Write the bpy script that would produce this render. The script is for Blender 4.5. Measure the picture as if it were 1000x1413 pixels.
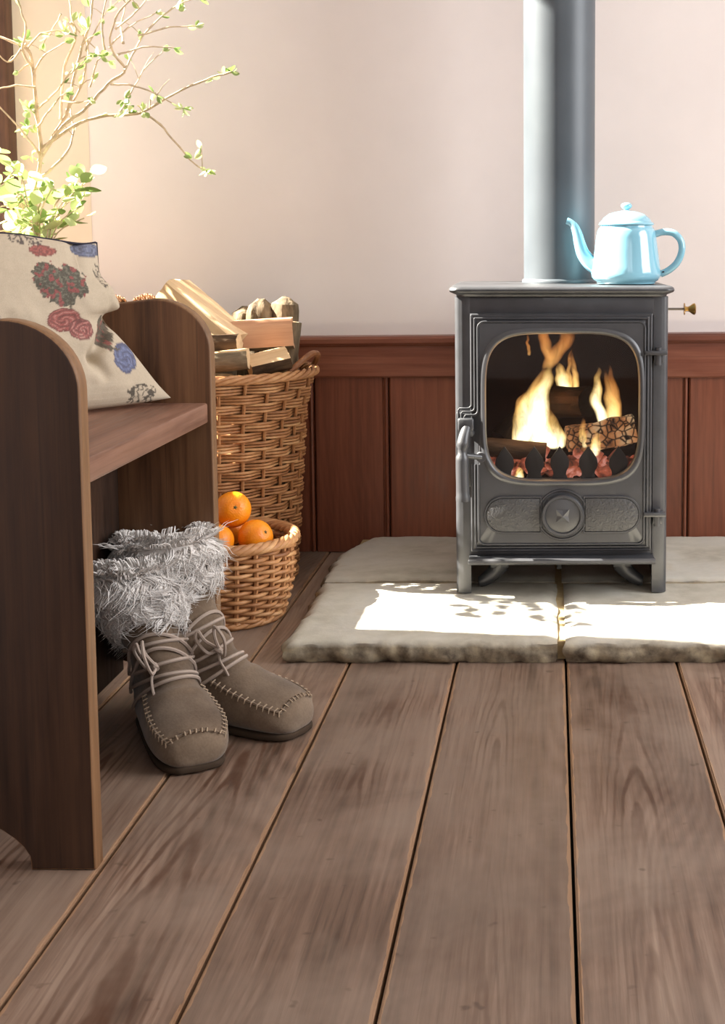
import bpy, bmesh, math, random
from mathutils import Vector, Matrix, noise, Quaternion
random.seed(7)
R = math.radians
scene = bpy.context.scene
for o in list(bpy.data.objects): bpy.data.objects.remove(o)
COL = scene.collection

# ------------------------------------------------------------ camera
F = 1800.0
cam = bpy.data.cameras.new('camera')
cam.sensor_fit = 'AUTO'; cam.sensor_width = 36.0
cam.lens = F * 36.0 / 1413.0
cam.shift_x = (500 - 760) / 1413.0
cam.shift_y = (510 - 706.5) / 1413.0
cam.clip_start = 0.02
cam_o = bpy.data.objects.new('camera', cam); COL.objects.link(cam_o)
cam_o.location = (0, 0, 0.69)
cam_o.rotation_euler = (math.pi/2 - math.atan(170/1800.0), 0, 0)
scene.camera = cam_o

# ------------------------------------------------------------ world, sun, window daylight, rear fill, exposure
world = bpy.data.worlds.new('sky'); scene.world = world
world.use_nodes = True
bg = world.node_tree.nodes['Background']
bg.inputs[0].default_value = (0.86, 0.93, 1.0, 1); bg.inputs[1].default_value = 1.2

sd = bpy.data.lights.new('sun', 'SUN'); sd.energy = 50.0; sd.angle = R(0.6); sd.color = (1.0, 0.94, 0.83)
sun = bpy.data.objects.new('sun', sd); COL.objects.link(sun)
sun.rotation_euler = Vector((1.0, -0.10, -0.78)).to_track_quat('-Z', 'Y').to_euler()

def area(name, loc, direction, sx, sy, power, color=(1, 1, 1)):
    l = bpy.data.lights.new(name, 'AREA'); l.shape = 'RECTANGLE'; l.size = sx; l.size_y = sy
    l.energy = power; l.color = color
    o = bpy.data.objects.new(name, l); COL.objects.link(o); o.location = loc
    o.rotation_euler = Vector(direction).to_track_quat('-Z', 'Y').to_euler()
    return o
# daylight entering through the tall window in the right-hand wall, plus an added fill lamp behind the camera
area('daylight_window_right', (2.36, 1.55, 1.45), (-1, 0.05, -0.15), 1.5, 1.5, 62, (0.97, 0.98, 1.0))
area('fill_rear', (0.9, -1.9, 1.6), (-0.1, 1, -0.15), 1.3, 1.2, 6, (0.97, 0.98, 1.0))  # added fill, no known window there

vs = scene.view_settings
vs.view_transform = 'Standard'; vs.look = 'None'; vs.exposure = 0.2; vs.gamma = 1.0; vs.use_curve_mapping = False

# ------------------------------------------------------------ material helpers
def srgb(r, g, b):
    f = lambda v: (v/255/12.92) if v/255 <= 0.04045 else ((v/255+0.055)/1.055)**2.4
    return (f(r), f(g), f(b), 1)

class NT:
    def __init__(s, name):
        s.m = bpy.data.materials.new(name); s.m.use_nodes = True
        s.t = s.m.node_tree; s.n = s.t.nodes; s.l = s.t.links
        s.bsdf = s.n['Principled BSDF']; s.out = s.n['Material Output']
    def add(s, typ, **kw):
        n = s.n.new(typ)
        for k, v in kw.items(): setattr(n, k, v)
        return n
    def link(s, a, b): s.l.new(a, b)
    def setin(s, node, key, v):
        if hasattr(v, 'is_output'): s.link(v, node.inputs[key])
        else: node.inputs[key].default_value = v
    def noise(s, vec, scale, detail=3, rough=0.5, dist=0.0):
        n = s.add('ShaderNodeTexNoise'); s.setin(n, 'Vector', vec); n.inputs['Scale'].default_value = scale
        n.inputs['Detail'].default_value = detail; n.inputs['Roughness'].default_value = rough
        n.inputs['Distortion'].default_value = dist
        return n.outputs['Fac']
    def ramp(s, fac, stops):
        n = s.add('ShaderNodeValToRGB'); s.link(fac, n.inputs[0]); e = n.color_ramp.elements
        while len(e) < len(stops): e.new(0.5)
        for el, (p, c) in zip(e, stops):
            el.position = p; el.color = c if not isinstance(c, (int, float)) else (c, c, c, 1)
        return n.outputs[0]
    def mix(s, fac, a, b, mode='MIX'):
        n = s.add('ShaderNodeMix', data_type='RGBA', blend_type=mode)
        s.setin(n, 0, fac); s.setin(n, 6, a); s.setin(n, 7, b)
        return n.outputs[2]
    def math(s, op, a, b=0.0, c=0.0):
        n = s.add('ShaderNodeMath', operation=op); s.setin(n, 0, a); s.setin(n, 1, b); s.setin(n, 2, c)
        return n.outputs[0]
    def coords(s, scale=(1, 1, 1), rnd=0.0):
        tc = s.add('ShaderNodeTexCoord'); mp = s.add('ShaderNodeMapping'); mp.inputs['Scale'].default_value = scale
        s.link(tc.outputs['Object'], mp.inputs['Vector'])
        if rnd:
            oi = s.add('ShaderNodeObjectInfo'); v = s.add('ShaderNodeVectorMath', operation='SCALE')
            v.inputs[0].default_value = (rnd, rnd*1.7, rnd*0.6); s.link(oi.outputs['Random'], v.inputs['Scale'])
            s.link(v.outputs[0], mp.inputs['Location'])
        return mp.outputs[0]
    def bump(s, h, strength=0.3, dist=0.002):
        n = s.add('ShaderNodeBump'); n.inputs['Strength'].default_value = strength; n.inputs['Distance'].default_value = dist
        s.link(h, n.inputs['Height']); s.link(n.outputs[0], s.bsdf.inputs['Normal'])
    def base(s, color=None, rough=None, metal=None, spec=None):
        if color is not None: s.setin(s.bsdf, 'Base Color', color)
        if rough is not None: s.setin(s.bsdf, 'Roughness', rough)
        if metal is not None: s.setin(s.bsdf, 'Metallic', metal)
        if spec is not None: s.setin(s.bsdf, 'Specular IOR Level', spec)

def wood(name, dark, mid, light, axis='Y', rough=0.5, rnd=40.0, grain=1.0, bump=0.25, grey=None, edge=None, spec=0.4):
    m = NT(name)
    st = {'X': (0.07, 1, 1), 'Y': (1, 0.07, 1), 'Z': (1, 1, 0.07)}[axis]
    v = m.coords(st, rnd)
    big = m.noise(v, 9*grain, 3, 0.55, 0.4)
    # growth rings: bands of a slow noise field give cathedral figures along the board
    v2 = m.coords({'X': (0.16, 1, 1), 'Y': (1, 0.16, 1), 'Z': (1, 1, 0.16)}[axis], rnd)
    fld = m.noise(v2, 3.6*grain, 1.5, 0.4, 0.3)
    rings = m.math('SINE', m.math('MULTIPLY', fld, 330.0))
    rings = m.math('MULTIPLY_ADD', rings, 0.5, 0.5)
    fine = m.noise(v, 130*grain, 4, 0.65)
    vs_ = m.coords({'X': (0.02, 1, 1), 'Y': (1, 0.02, 1), 'Z': (1, 1, 0.02)}[axis], rnd)
    streak = m.noise(vs_, 75*grain, 4, 0.7)
    patch = m.ramp(m.noise(v2, 2.2, 2), [(0.42, 0.12), (0.60, 1.0)])
    rings = m.math('MULTIPLY', m.math('SUBTRACT', rings, 0.5), patch)
    t = m.math('MULTIPLY_ADD', rings, 0.055, m.math('MULTIPLY_ADD', big, 0.40, m.math('MULTIPLY_ADD', fine, 0.30, m.math('MULTIPLY', streak, 0.36))))
    c = m.ramp(t, [(0.39, dark), (0.53, mid), (0.70, light)])
    hair = m.noise(m.coords({'X': (0.012, 1, 1), 'Y': (1, 0.012, 1), 'Z': (1, 1, 0.012)}[axis], rnd*1.3), 190*grain, 3, 0.6)
    c = m.mix(m.ramp(hair, [(0.60, 0.0), (0.70, 0.5)]), c, dark)
    vi = m.coords((1, 1, 1), rnd)
    if edge:    # nested arches of flat-sawn figure down the middle of a board
        tco = m.add('ShaderNodeTexCoord'); sxy = m.add('ShaderNodeSeparateXYZ'); m.link(tco.outputs['Object'], sxy.inputs[0])
        wv_ = m.noise(v2, 2.6, 2, 0.5)
        xx = m.math('MULTIPLY_ADD', m.math('SUBTRACT', wv_, 0.5), 0.20, sxy.outputs[0])
        x2 = m.math('POWER', m.math('ABSOLUTE', m.math('MULTIPLY', xx, 42.0)), 1.6)
        ph = m.math('ADD', m.math('MULTIPLY', sxy.outputs[1], 26.0), m.math('MULTIPLY_ADD', x2, 9.0, m.math('MULTIPLY', m.noise(m.coords((1, 0.3, 1), rnd), 14.0, 3), 12.0)))
        arch = m.ramp(m.math('MULTIPLY_ADD', m.math('SINE', ph), 0.5, 0.5), [(0.60, 0.0), (0.95, 1.0)])
        band = m.ramp(m.math('ABSOLUTE', xx), [(0.015, 1.0), (0.055, 0.0)])
        msk = m.ramp(m.noise(m.coords((1, 0.4, 1), rnd*2), 3.2, 2), [(0.34, 0.0), (0.52, 0.9)])
        c = m.mix(m.math('MULTIPLY', m.math('MULTIPLY', arch, band), msk), c, (dark[0]*1.05, dark[1]*0.80, dark[2]*0.66, 1))
    if grey:
        g = m.noise(vi, 5.0, 4, 0.6)
        c = m.mix(m.ramp(g, [(0.38, 0.0), (0.68, 0.75)]), c, grey)
        sp = m.noise(vi, 34.0, 2, 0.5)
        c = m.mix(m.ramp(sp, [(0.70, 0.0), (0.76, 0.6)]), c, dark)
        st_ = m.noise(vi, 2.3, 5, 0.65, 0.6)      # old stains
        c = m.mix(m.ramp(st_, [(0.52, 0.0), (0.70, 0.45)]), c, (dark[0]*0.9, dark[1]*0.8, dark[2]*0.75, 1))
        wn = m.add('ShaderNodeTexVoronoi'); wn.inputs['Scale'].default_value = 7.0; m.link(m.coords((1, 0.6, 0), rnd), wn.inputs['Vector'])
        c = m.mix(m.ramp(wn.outputs['Distance'], [(0.022, 0.9), (0.034, 0.0)]), c, (0.01, 0.007, 0.005, 1))    # nail holes
    # knots
    vk = m.add('ShaderNodeTexVoronoi'); vk.inputs['Scale'].default_value = 2.6
    m.link(m.coords({'X': (0.5, 1, 1), 'Y': (1, .5, 1), 'Z': (1, 1, .5)}[axis], rnd), vk.inputs['Vector'])
    k = m.ramp(vk.outputs['Distance'], [(0.035, 1.0), (0.075, 0.0)])
    c = m.mix(m.math('MULTIPLY', k, 0.75), c, (dark[0]*0.45, dark[1]*0.4, dark[2]*0.4, 1))
    oi = m.add('ShaderNodeObjectInfo')
    val = m.math('MULTIPLY_ADD', oi.outputs['Random'], 0.30, 0.85)
    vm = m.add('ShaderNodeHueSaturation'); m.link(c, vm.inputs['Color']); m.link(val, vm.inputs['Value'])
    c = vm.outputs[0]
    if edge:   # bare, rubbed arrises along both long sides of a floor board (|x| close to half width)
        tc = m.add('ShaderNodeTexCoord'); sx = m.add('ShaderNodeSeparateXYZ'); m.link(tc.outputs['Generated'], sx.inputs[0])
        ax = m.math('ABSOLUTE', m.math('SUBTRACT', sx.outputs[0], 0.5))
        wob = m.math('MULTIPLY_ADD', m.noise(vi, 22.0, 2), 0.05, 0.455)
        e = m.math('GREATER_THAN', ax, wob)
        c = m.mix(m.math('MULTIPLY', e, 0.38), c, edge[0])
    m.base(c, m.ramp(fine, [(0.3, rough-0.08), (0.7, rough+0.12)]), spec=spec)
    m.bump(m.math('MULTIPLY_ADD', fine, 0.6, m.math('MULTIPLY', rings, 0.4)), bump, 0.0012)
    return m.m

def plain(name, color, rough=0.5, metal=0.0, spec=0.5, nscale=0, namp=0.1, bump=0.0, bscale=80):
    m = NT(name); v = m.coords()
    n = m.noise(v, nscale or 12.0, 4, 0.6)
    lo = tuple(c*(1-namp) for c in color[:3]) + (1,); hi = tuple(min(1, c*(1+namp)) for c in color[:3]) + (1,)
    m.base(m.ramp(n, [(0.3, lo), (0.7, hi)]), rough, metal, spec)
    if bump: m.bump(m.noise(v, bscale, 4, 0.6), bump, 0.002)
    return m.m

M = {}
M['plaster'] = plain('pink_plaster', srgb(232, 221, 216), 0.85, spec=0.2, nscale=3.5, namp=0.035, bump=0.12, bscale=45)
M['cream'] = plain('warm_bounce_plaster', srgb(229, 212, 191), 0.85, spec=0.2, nscale=3.5, namp=0.03, bump=0.12, bscale=45)  # reveal plaster, made creamier to paint in warm bounced light
M['ceiling'] = plain('white_ceiling', srgb(238, 233, 226), 0.9, spec=0.1, namp=0.02)
M['floor'] = wood('floor_wood', srgb(76, 58, 46), srgb(121, 98, 83), srgb(156, 134, 117), 'Y', 0.45, 61.0, 1.0, 0.35,
                  grey=srgb(138, 120, 106), edge=(srgb(190, 146, 104), 0))
M['subfloor'] = plain('dark_subfloor', srgb(22, 16, 12), 0.9)
M['wains'] = wood('stained_panelling', srgb(88, 46, 28), srgb(118, 64, 42), srgb(138, 80, 54), 'Z', 0.38, 33.0, 0.8, 0.1, spec=0.5)
M['rail'] = wood('stained_rail', srgb(84, 42, 28), srgb(118, 64, 44), srgb(142, 86, 62), 'X', 0.36, 33.0, 0.8, 0.1, spec=0.5)
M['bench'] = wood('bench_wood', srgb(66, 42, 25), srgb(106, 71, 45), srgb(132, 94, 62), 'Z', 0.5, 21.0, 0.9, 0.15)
M['bench_dark'] = wood('dark_bench_wood', srgb(34, 22, 15), srgb(58, 38, 26), srgb(78, 53, 36), 'Z', 0.5, 21.0, 0.9, 0.15)  # darker bench tone for the near end panel and front board
M['bench_edge'] = wood('rubbed_lit_bench_edge', srgb(84, 58, 36), srgb(124, 90, 60), srgb(148, 112, 78), 'Z', 0.5, 21.0, 0.9, 0.15)  # lightened partly for worn varnish, partly for light caught by the edges
M['bench_seat'] = wood('bench_seat_wood', srgb(88, 56, 42), srgb(128, 92, 74), srgb(152, 114, 94), 'Y', 0.45, 21.0, 0.9, 0.15)
M['window_wood'] = wood('window_wood', srgb(58, 36, 24), srgb(86, 56, 38), srgb(110, 74, 50), 'Z', 0.5, 11.0)

# stone
m = NT('hearth_stone'); v = m.coords((1, 1, 1), 9.0)
n1 = m.noise(v, 4.5, 5, 0.62, 0.5); n2 = m.noise(v, 34, 4, 0.6); n3 = m.noise(v, 160, 3, 0.6)
c = m.ramp(n1, [(0.30, srgb(156, 149, 134)), (0.48, srgb(182, 177, 163)), (0.62, srgb(194, 190, 180)), (0.78, srgb(178, 164, 138))])
c = m.mix(m.ramp(n2, [(0.42, 0.0), (0.66, 0.35)]), c, srgb(206, 200, 186))
geo = m.add('ShaderNodeNewGeometry'); sn = m.add('ShaderNodeSeparateXYZ'); m.link(geo.outputs['Normal'], sn.inputs[0])
attr = m.add('ShaderNodeAttribute', attribute_name='split')
side = m.ramp(n2, [(0.3, srgb(84, 74, 62)), (0.5, srgb(138, 126, 106)), (0.7, srgb(172, 158, 130))])
c = m.mix(attr.outputs['Fac'], c, side)
m.base(c, 0.72, spec=0.3); m.bump(m.math('ADD', m.math('MULTIPLY', n2, 0.7), m.math('MULTIPLY', n3, 0.3)), 0.5, 0.003)
M['stone'] = m.m
M['mortar'] = plain('sandy_mortar', srgb(168, 146, 108), 0.9, spec=0.1, nscale=60, namp=0.15, bump=0.4)

# iron
m = NT('cast_iron'); v = m.coords()
m.base(m.ramp(m.noise(v, 30, 3), [(0.3, srgb(53, 54, 57)), (0.7, srgb(63, 64, 68))]), 0.40, 0.0, 0.75)
m.bump(m.noise(v, 420, 2), 0.18, 0.0006); M['iron'] = m.m
m = NT('hammered_iron'); v = m.coords()
m.base(srgb(64, 64, 66), 0.45, 0.0, 0.5)
m.bump(m.noise(v, 150, 2, 0.5, 1.0), 0.8, 0.003); M['hammer'] = m.m
M['iron_dark'] = plain('sooty_iron', srgb(46, 44, 43), 0.6, spec=0.3)
m = NT('firebox_soot'); v = m.coords()
m.base(m.ramp(m.noise(v, 9, 4), [(0.3, srgb(26, 18, 15)), (0.75, srgb(52, 36, 29))]), 0.95, spec=0.05); M['soot'] = m.m
m = NT('flue_paint'); v = m.coords()
m.base(m.ramp(m.noise(v, 6, 3), [(0.3, srgb(68, 74, 80)), (0.7, srgb(79, 86, 92))]), 0.42, 0.0, 0.5); m.bump(m.noise(v, 300, 2), 0.1, 0.0006); M['flue'] = m.m
M['brass'] = plain('brass', srgb(190, 150, 84), 0.28, 1.0)
M['steel'] = plain('dull_steel', srgb(120, 112, 104), 0.4, 0.9)
m = NT('teapot_enamel'); v = m.coords()
m.base(m.ramp(m.noise(v, 5, 2), [(0.3, srgb(122, 178, 198)), (0.7, srgb(136, 190, 208))]), 0.12, 0.0, 0.6)
m.bsdf.inputs['Coat Weight'].default_value = 0.5; m.bsdf.inputs['Coat Roughness'].default_value = 0.06; M['enamel'] = m.m
M['chip'] = plain('enamel_chip', srgb(30, 30, 34), 0.6)

# door and window glass: clear, thin, faint reflection
m = NT('clear_glass'); v = m.coords()
tr = m.add('ShaderNodeBsdfTransparent'); gl = m.add('ShaderNodeBsdfGlossy'); gl.inputs['Roughness'].default_value = 0.03
mx = m.add('ShaderNodeMixShader'); mx.inputs[0].default_value = 0.03
m.link(m.ramp(m.noise(v, 6, 2), [(0.2, (0.93, 0.93, 0.92, 1)), (0.8, (1, 1, 1, 1))]), tr.inputs[0])
m.link(tr.outputs[0], mx.inputs[1]); m.link(gl.outputs[0], mx.inputs[2]); m.link(mx.outputs[0], m.out.inputs[0]); M['glass'] = m.m

# ------------------------------------------------------------ geometry helpers
class MB:
    """collects vertices and faces for ONE mesh object"""
    def __init__(s): s.v = []; s.f = []; s.mi = []; s.attrs = {}
    def add(s, vs, fs, mi=0):
        o = len(s.v); s.v += [tuple(p) for p in vs]; s.f += [tuple(i+o for i in f) for f in fs]; s.mi += [mi]*len(fs)
    def box(s, x0, x1, y0, y1, z0, z1, bev=0.0, mi=0, seg=2):
        bm = bmesh.new(); bmesh.ops.create_cube(bm, size=1.0)
        for q in bm.verts: q.co = Vector(((x0+x1)/2+q.co.x*(x1-x0), (y0+y1)/2+q.co.y*(y1-y0), (z0+z1)/2+q.co.z*(z1-z0)))
        if bev: bmesh.ops.bevel(bm, geom=bm.edges[:], offset=bev, segments=seg, affect='EDGES', profile=0.5)
        s.bm(bm, mi)
    def bm(s, bm, mi=0):
        bm.verts.index_update()
        s.add([q.co[:] for q in bm.verts], [[q.index for q in f.verts] for f in bm.faces], mi); bm.free()
    def tube(s, pts, rad, n=6, closed=False, caps=True, mi=0, flat=1.0, up=None):
        pts = [Vector(p) for p in pts]; k = len(pts)
        if not hasattr(rad, '__len__'): rad = [rad]*k
        T = []
        for i in range(k):
            a = pts[(i-1) % k] if (closed or i > 0) else pts[0]
            b = pts[(i+1) % k] if (closed or i < k-1) else pts[-1]
            d = b-a; T.append(d.normalized() if d.length > 1e-9 else Vector((0, 0, 1)))
        nrm = Vector(up) if up else (Vector((0, 0, 1)) if abs(T[0].z) < 0.9 else Vector((1, 0, 0)))
        vs = []
        for i in range(k):
            nrm = nrm - T[i]*nrm.dot(T[i])
            if nrm.length < 1e-6: nrm = T[i].orthogonal()
            nrm.normalize(); bi = T[i].cross(nrm)
            for j in range(n):
                a = 2*math.pi*j/n
                vs.append(pts[i] + nrm*(math.cos(a)*rad[i]*flat) + bi*(math.sin(a)*rad[i]))
        fs = []
        for i in range(k if closed else k-1):
            i2 = (i+1) % k
            for j in range(n): fs.append((i*n+j, i*n+(j+1) % n, i2*n+(j+1) % n, i2*n+j))
        if caps and not closed:
            fs.append(tuple(reversed(range(n)))); fs.append(tuple((k-1)*n+j for j in range(n)))
        s.add(vs, fs, mi)
    def lathe(s, prof, n=40, c=(0, 0, 0), mi=0):
        vs = []; fs = []; k = len(prof)
        for r, z in prof:
            for j in range(n):
                a = 2*math.pi*j/n; vs.append((c[0]+r*math.cos(a), c[1]+r*math.sin(a), c[2]+z))
        for i in range(k-1):
            for j in range(n): fs.append((i*n+j, i*n+(j+1) % n, (i+1)*n+(j+1) % n, (i+1)*n+j))
        fs.append(tuple(reversed(range(n)))); fs.append(tuple((k-1)*n+j for j in range(n)))
        s.add(vs, fs, mi)
    def prism(s, poly, y0, y1, bev=0.0, plane='XZ', mi=0, seg=2):
        """extrude a polygon (list of 2-D points) between two values of the third axis"""
        bm = bmesh.new()
        P = {'XZ': lambda a, b, c: (a, c, b), 'YZ': lambda a, b, c: (c, a, b), 'XY': lambda a, b, c: (a, b, c)}[plane]
        A = [bm.verts.new(P(a, b, y0)) for a, b in poly]; B = [bm.verts.new(P(a, b, y1)) for a, b in poly]
        fa = bm.faces.new(A); fb = bm.faces.new(list(reversed(B)))
        n = len(poly)
        for i in range(n): bm.faces.new((A[(i+1) % n], A[i], B[i], B[(i+1) % n]))
        bmesh.ops.recalc_face_normals(bm, faces=bm.faces[:])
        if bev:
            es = [e for f in (fa, fb) for e in f.edges]
            bmesh.ops.bevel(bm, geom=list(set(es)), offset=bev, segments=seg, affect='EDGES', profile=0.5)
        s.bm(bm, mi)
    def grid(s, fn, nu, nv, closed_u=False, mi=0):
        vs = [fn(i/(nu if closed_u else nu-1), j/(nv-1)) for j in range(nv) for i in range(nu)]
        fs = []
        for j in range(nv-1):
            for i in range(nu if closed_u else nu-1):
                i2 = (i+1) % nu
                fs.append((j*nu+i, j*nu+i2, (j+1)*nu+i2, (j+1)*nu+i))
        s.add(vs, fs, mi)
    def mesh(s, name, mats, smooth=True, recalc=True, angle=40):
        me = bpy.data.meshes.new(name); me.from_pydata(s.v, [], s.f)
        for mt in (mats if isinstance(mats, (list, tuple)) else [mats]): me.materials.append(M[mt] if isinstance(mt, str) else mt)
        if any(s.mi): me.polygons.foreach_set('material_index', s.mi)
        if recalc:
            bm = bmesh.new(); bm.from_mesh(me); bmesh.ops.recalc_face_normals(bm, faces=bm.faces[:]); bm.to_mesh(me); bm.free()
        if smooth:
            me.polygons.foreach_set('use_smooth', [True]*len(me.polygons))
            try: me.set_sharp_from_angle(angle=R(angle))
            except Exception: pass
        for k, vals in s.attrs.items():
            if isinstance(vals[0], (int, float)):
                a = me.attributes.new(k, 'FLOAT', 'POINT'); a.data.foreach_set('value', vals)
            else:
                a = me.attributes.new(k, 'FLOAT_COLOR', 'POINT'); a.data.foreach_set('color', [c for q in vals for c in q])
        return me
    def build(s, name, mats, parent=None, **kw):
        o = bpy.data.objects.new(name, s.mesh(name, mats, **kw)); COL.objects.link(o)
        if parent is not None:
            o.parent = parent
        return o

def tag(o, label, cat, group=None, kind=None):
    if label: o['label'] = label
    if cat: o['category'] = cat
    if group: o['group'] = group
    if kind: o['kind'] = kind
    return o
def thing(name, label, cat, loc=(0, 0, 0), rot=(0, 0, 0), group=None):
    o = bpy.data.objects.new(name, None); COL.objects.link(o); o.location = loc; o.rotation_euler = rot
    o.empty_display_size = 0.05
    return tag(o, label, cat, group)
def struct(o, label=None, cat=None):
    o['kind'] = 'structure'
    if label: o['label'] = label
    if cat: o['category'] = cat
    return o
def inst(name, me, parent, loc=(0, 0, 0), rot=(0, 0, 0), scale=(1, 1, 1)):
    o = bpy.data.objects.new(name, me); COL.objects.link(o); o.parent = parent
    o.location = loc; o.rotation_euler = rot; o.scale = scale
    return o
def catmull(pts, n):
    """smooth resample of a list of tuples to n points"""
    P = [Vector(p) for p in pts]; k = len(P); out = []
    for i in range(n):
        t = i/(n-1)*(k-1); a = min(int(t), k-2); u = t-a
        p0 = P[max(a-1, 0)]; p1 = P[a]; p2 = P[a+1]; p3 = P[min(a+2, k-1)]
        out.append(0.5*((2*p1)+(p2-p0)*u+(2*p0-5*p1+4*p2-p3)*u*u+(3*p1-p0-3*p2+p3)*u*u*u))
    return out
def nz(p, s=1.0, o=0.0): return noise.noise(Vector((p[0]*s+o, p[1]*s+o*1.3, p[2]*s-o)))

# ============================================================ SETTING
WY = 2.93; LX = -1.025; RX = 2.4; BYR = -2.0; CZ = 2.45
# floor: boards are pieces of it
b = MB(); b.box(LX-0.1, RX+0.1, BYR-0.1, WY+0.1, -0.12, -0.03)
fl = b.build('floor', 'subfloor', smooth=False); struct(fl, 'wide old brown pine floorboards running towards the stove', 'floor')
edges = [-1.025, -0.853, -0.677, -0.502, -0.335, -0.1575, 0.0245, 0.2095, 0.392, 0.574, 0.756, 0.938, 1.12, 1.30, 1.48, 1.66, 1.84, 2.02, 2.2, 2.4]
for i in range(len(edges)-1):
    x0, x1 = edges[i], edges[i+1]; hw = (x1-x0)/2-0.0019; cx = (x0+x1)/2
    mb = MB(); bm = bmesh.new(); bmesh.ops.create_cube(bm, size=1.0)
    for q in bm.verts: q.co = Vector((q.co.x*2*hw, (BYR+WY)/2-0.9+q.co.y*(WY-BYR), -0.015+q.co.z*0.03))
    es = [e for e in bm.edges if abs(e.verts[0].co.x-e.verts[1].co.x) < 1e-6 and e.verts[0].co.z > -0.01 and e.verts[1].co.z > -0.01]
    bmesh.ops.bevel(bm, geom=es, offset=0.0022, segments=2, affect='EDGES')
    mb.bm(bm)
    o = mb.build('floor_board', 'floor', fl, smooth=True)
    o.location = (cx, 0.9, random.uniform(-0.0006, 0.0006))

# back wall with plaster, left wall with deep window recess
b = MB(); b.box(LX-0.6, RX+0.2, WY, WY+0.15, -0.03, CZ)
struct(b.build('wall_back', 'plaster', smooth=False), 'pale pink plastered back wall above dark wood panelling', 'wall')
WN0, WN1, WZ0, WZ1 = 2.215, 2.905, 0.505, 2.30     # window opening along Y, sill and head heights
b = MB()
b.box(LX-0.45, LX, BYR, WN0, -0.03, CZ)
b.box(LX-0.45, LX, WN0, WY, -0.03, WZ0)
b.box(LX-0.45, LX, WN0, WY, WZ1, CZ)
wl = struct(b.build('wall_left', 'plaster', smooth=False), 'plastered side wall with deep window recess beside the plant', 'wall')
b = MB(); b.prism([(LX+0.0005, WY-0.001), (LX-0.14, WN1-0.03), (LX-0.45, WN1-0.03), (LX-0.45, WY+0.001)], WZ0, WZ1, plane='XY')
b.build('window_reveal', 'cream', wl, smooth=False)
# right wall with window opening, rear wall with opening, ceiling (all out of view, they bounce the light)
b = MB()
b.box(RX, RX+0.15, BYR, 0.75, -0.03, CZ); b.box(RX, RX+0.15, 2.35, WY, -0.03, CZ)
b.box(RX, RX+0.15, 0.75, 2.35, -0.03, 0.65); b.box(RX, RX+0.15, 0.75, 2.35, 2.25, CZ)
struct(b.build('wall_right', 'plaster', smooth=False), 'plastered right wall with window opening', 'wall')
b = MB()
b.box(LX, 0.2, BYR-0.15, BYR, -0.03, CZ); b.box(1.6, RX, BYR-0.15, BYR, -0.03, CZ)
b.box(0.2, 1.6, BYR-0.15, BYR, -0.03, 0.95); b.box(0.2, 1.6, BYR-0.15, BYR, 2.25, CZ)
struct(b.build('wall_front', 'plaster', smooth=False), 'plastered wall behind the viewer with window opening', 'wall')
b = MB(); b.box(LX-0.45, RX+0.15, BYR-0.15, WY+0.15, CZ, CZ+0.1)
struct(b.build('ceiling', 'ceiling', smooth=False), 'white painted ceiling', 'ceiling')

# window: dark wooden frame, glazing bars, panes, sill board
wx = LX-0.148
b = MB()
b.box(wx-0.05, wx+0.012, WN1-0.075, WN1-0.031, WZ0, WZ1, 0.004); b.box(wx-0.05, wx+0.012, WN0+0.002, WN0+0.05, WZ0, WZ1, 0.004)
b.box(wx-0.05, wx+0.012, WN0+0.05, WN1-0.075, WZ1-0.05, WZ1, 0.004); b.box(wx-0.05, wx+0.012, WN0+0.05, WN1-0.075, WZ0, WZ0+0.05, 0.004)
win = struct(b.build('window_1', 'window_wood'), 'dark wooden window frame in the recess behind the plant', 'window')
for z0, z1 in ((WZ0+0.05, WZ1-0.05),):
    b = MB(); b.box(wx-0.018, wx-0.014, WN0+0.05, WN1-0.075, z0, z1); b.build('window_pane', 'glass', win, smooth=False)
b = MB(); b.box(wx+0.012, LX+0.070, WN0-0.03, WN1-0.032, WZ0, WZ0+0.022, 0.005); b.build('window_sill', 'window_wood', win)

# panelling: boards with beaded joints under a moulded rail; each board a piece
wp = MB(); wp.box(LX+0.001, RX, WY-0.010, WY-0.0005, 0.0, 0.40)
wp = struct(wp.build('trim_1', 'subfloor', smooth=False), 'reddish brown tongue and groove panelling along back wall', 'panelling')
x = -0.532-0.168*3
while x < RX-0.01:
    x1 = min(x+0.168, RX-0.001); xa = max(x, LX+0.001)
    if x1-xa > 0.02:
        b = MB(); yb = WY-0.0105; yf = WY-0.0235
        prof = [(xa+0.0012, yb), (xa+0.0012, yf+0.004), (xa+0.005, yf), (x1-0.0145, yf), (x1-0.0125, yf+0.005), (x1-0.0105, yf+0.005)]
        for k in range(7):
            a = math.pi*(1-k/6); prof.append((x1-0.006+0.0045*math.cos(a), yf+0.0035-0.0045*math.sin(a)))
        prof += [(x1-0.0012, yf+0.006), (x1-0.0012, yb)]
        b.prism(prof, 0.001, 0.402, plane='XY')
        b.build('panel_board', 'wains', wp, angle=30)
    x += 0.168
b = MB(); tl = 0.0095   # the rail climbs very slightly to the right
prof = [(WY-0.0005, 0.398), (WY-0.030, 0.398), (WY-0.033, 0.402), (WY-0.033, 0.466), (WY-0.036, 0.470), (WY-0.040, 0.471), (WY-0.043, 0.475), (WY-0.043, 0.484), (WY-0.039, 0.489), (WY-0.0005, 0.490)]
vs0 = []; xs = (LX+0.001, RX-0.001)
for X in xs:
    for y, z in prof: vs0.append((X, y, z+(tl*(X+0.54) if z > 0.45 else 0.0)))
k = len(prof)
b.add(vs0, [(i, (i+1) % k, k+(i+1) % k, k+i) for i in range(k)]+[tuple(range(k)), tuple(range(2*k-1, k-1, -1))])
struct(b.build('trim_2', 'rail', angle=30), 'moulded dark wooden dado rail capping the panelling', 'dado rail')

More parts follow.
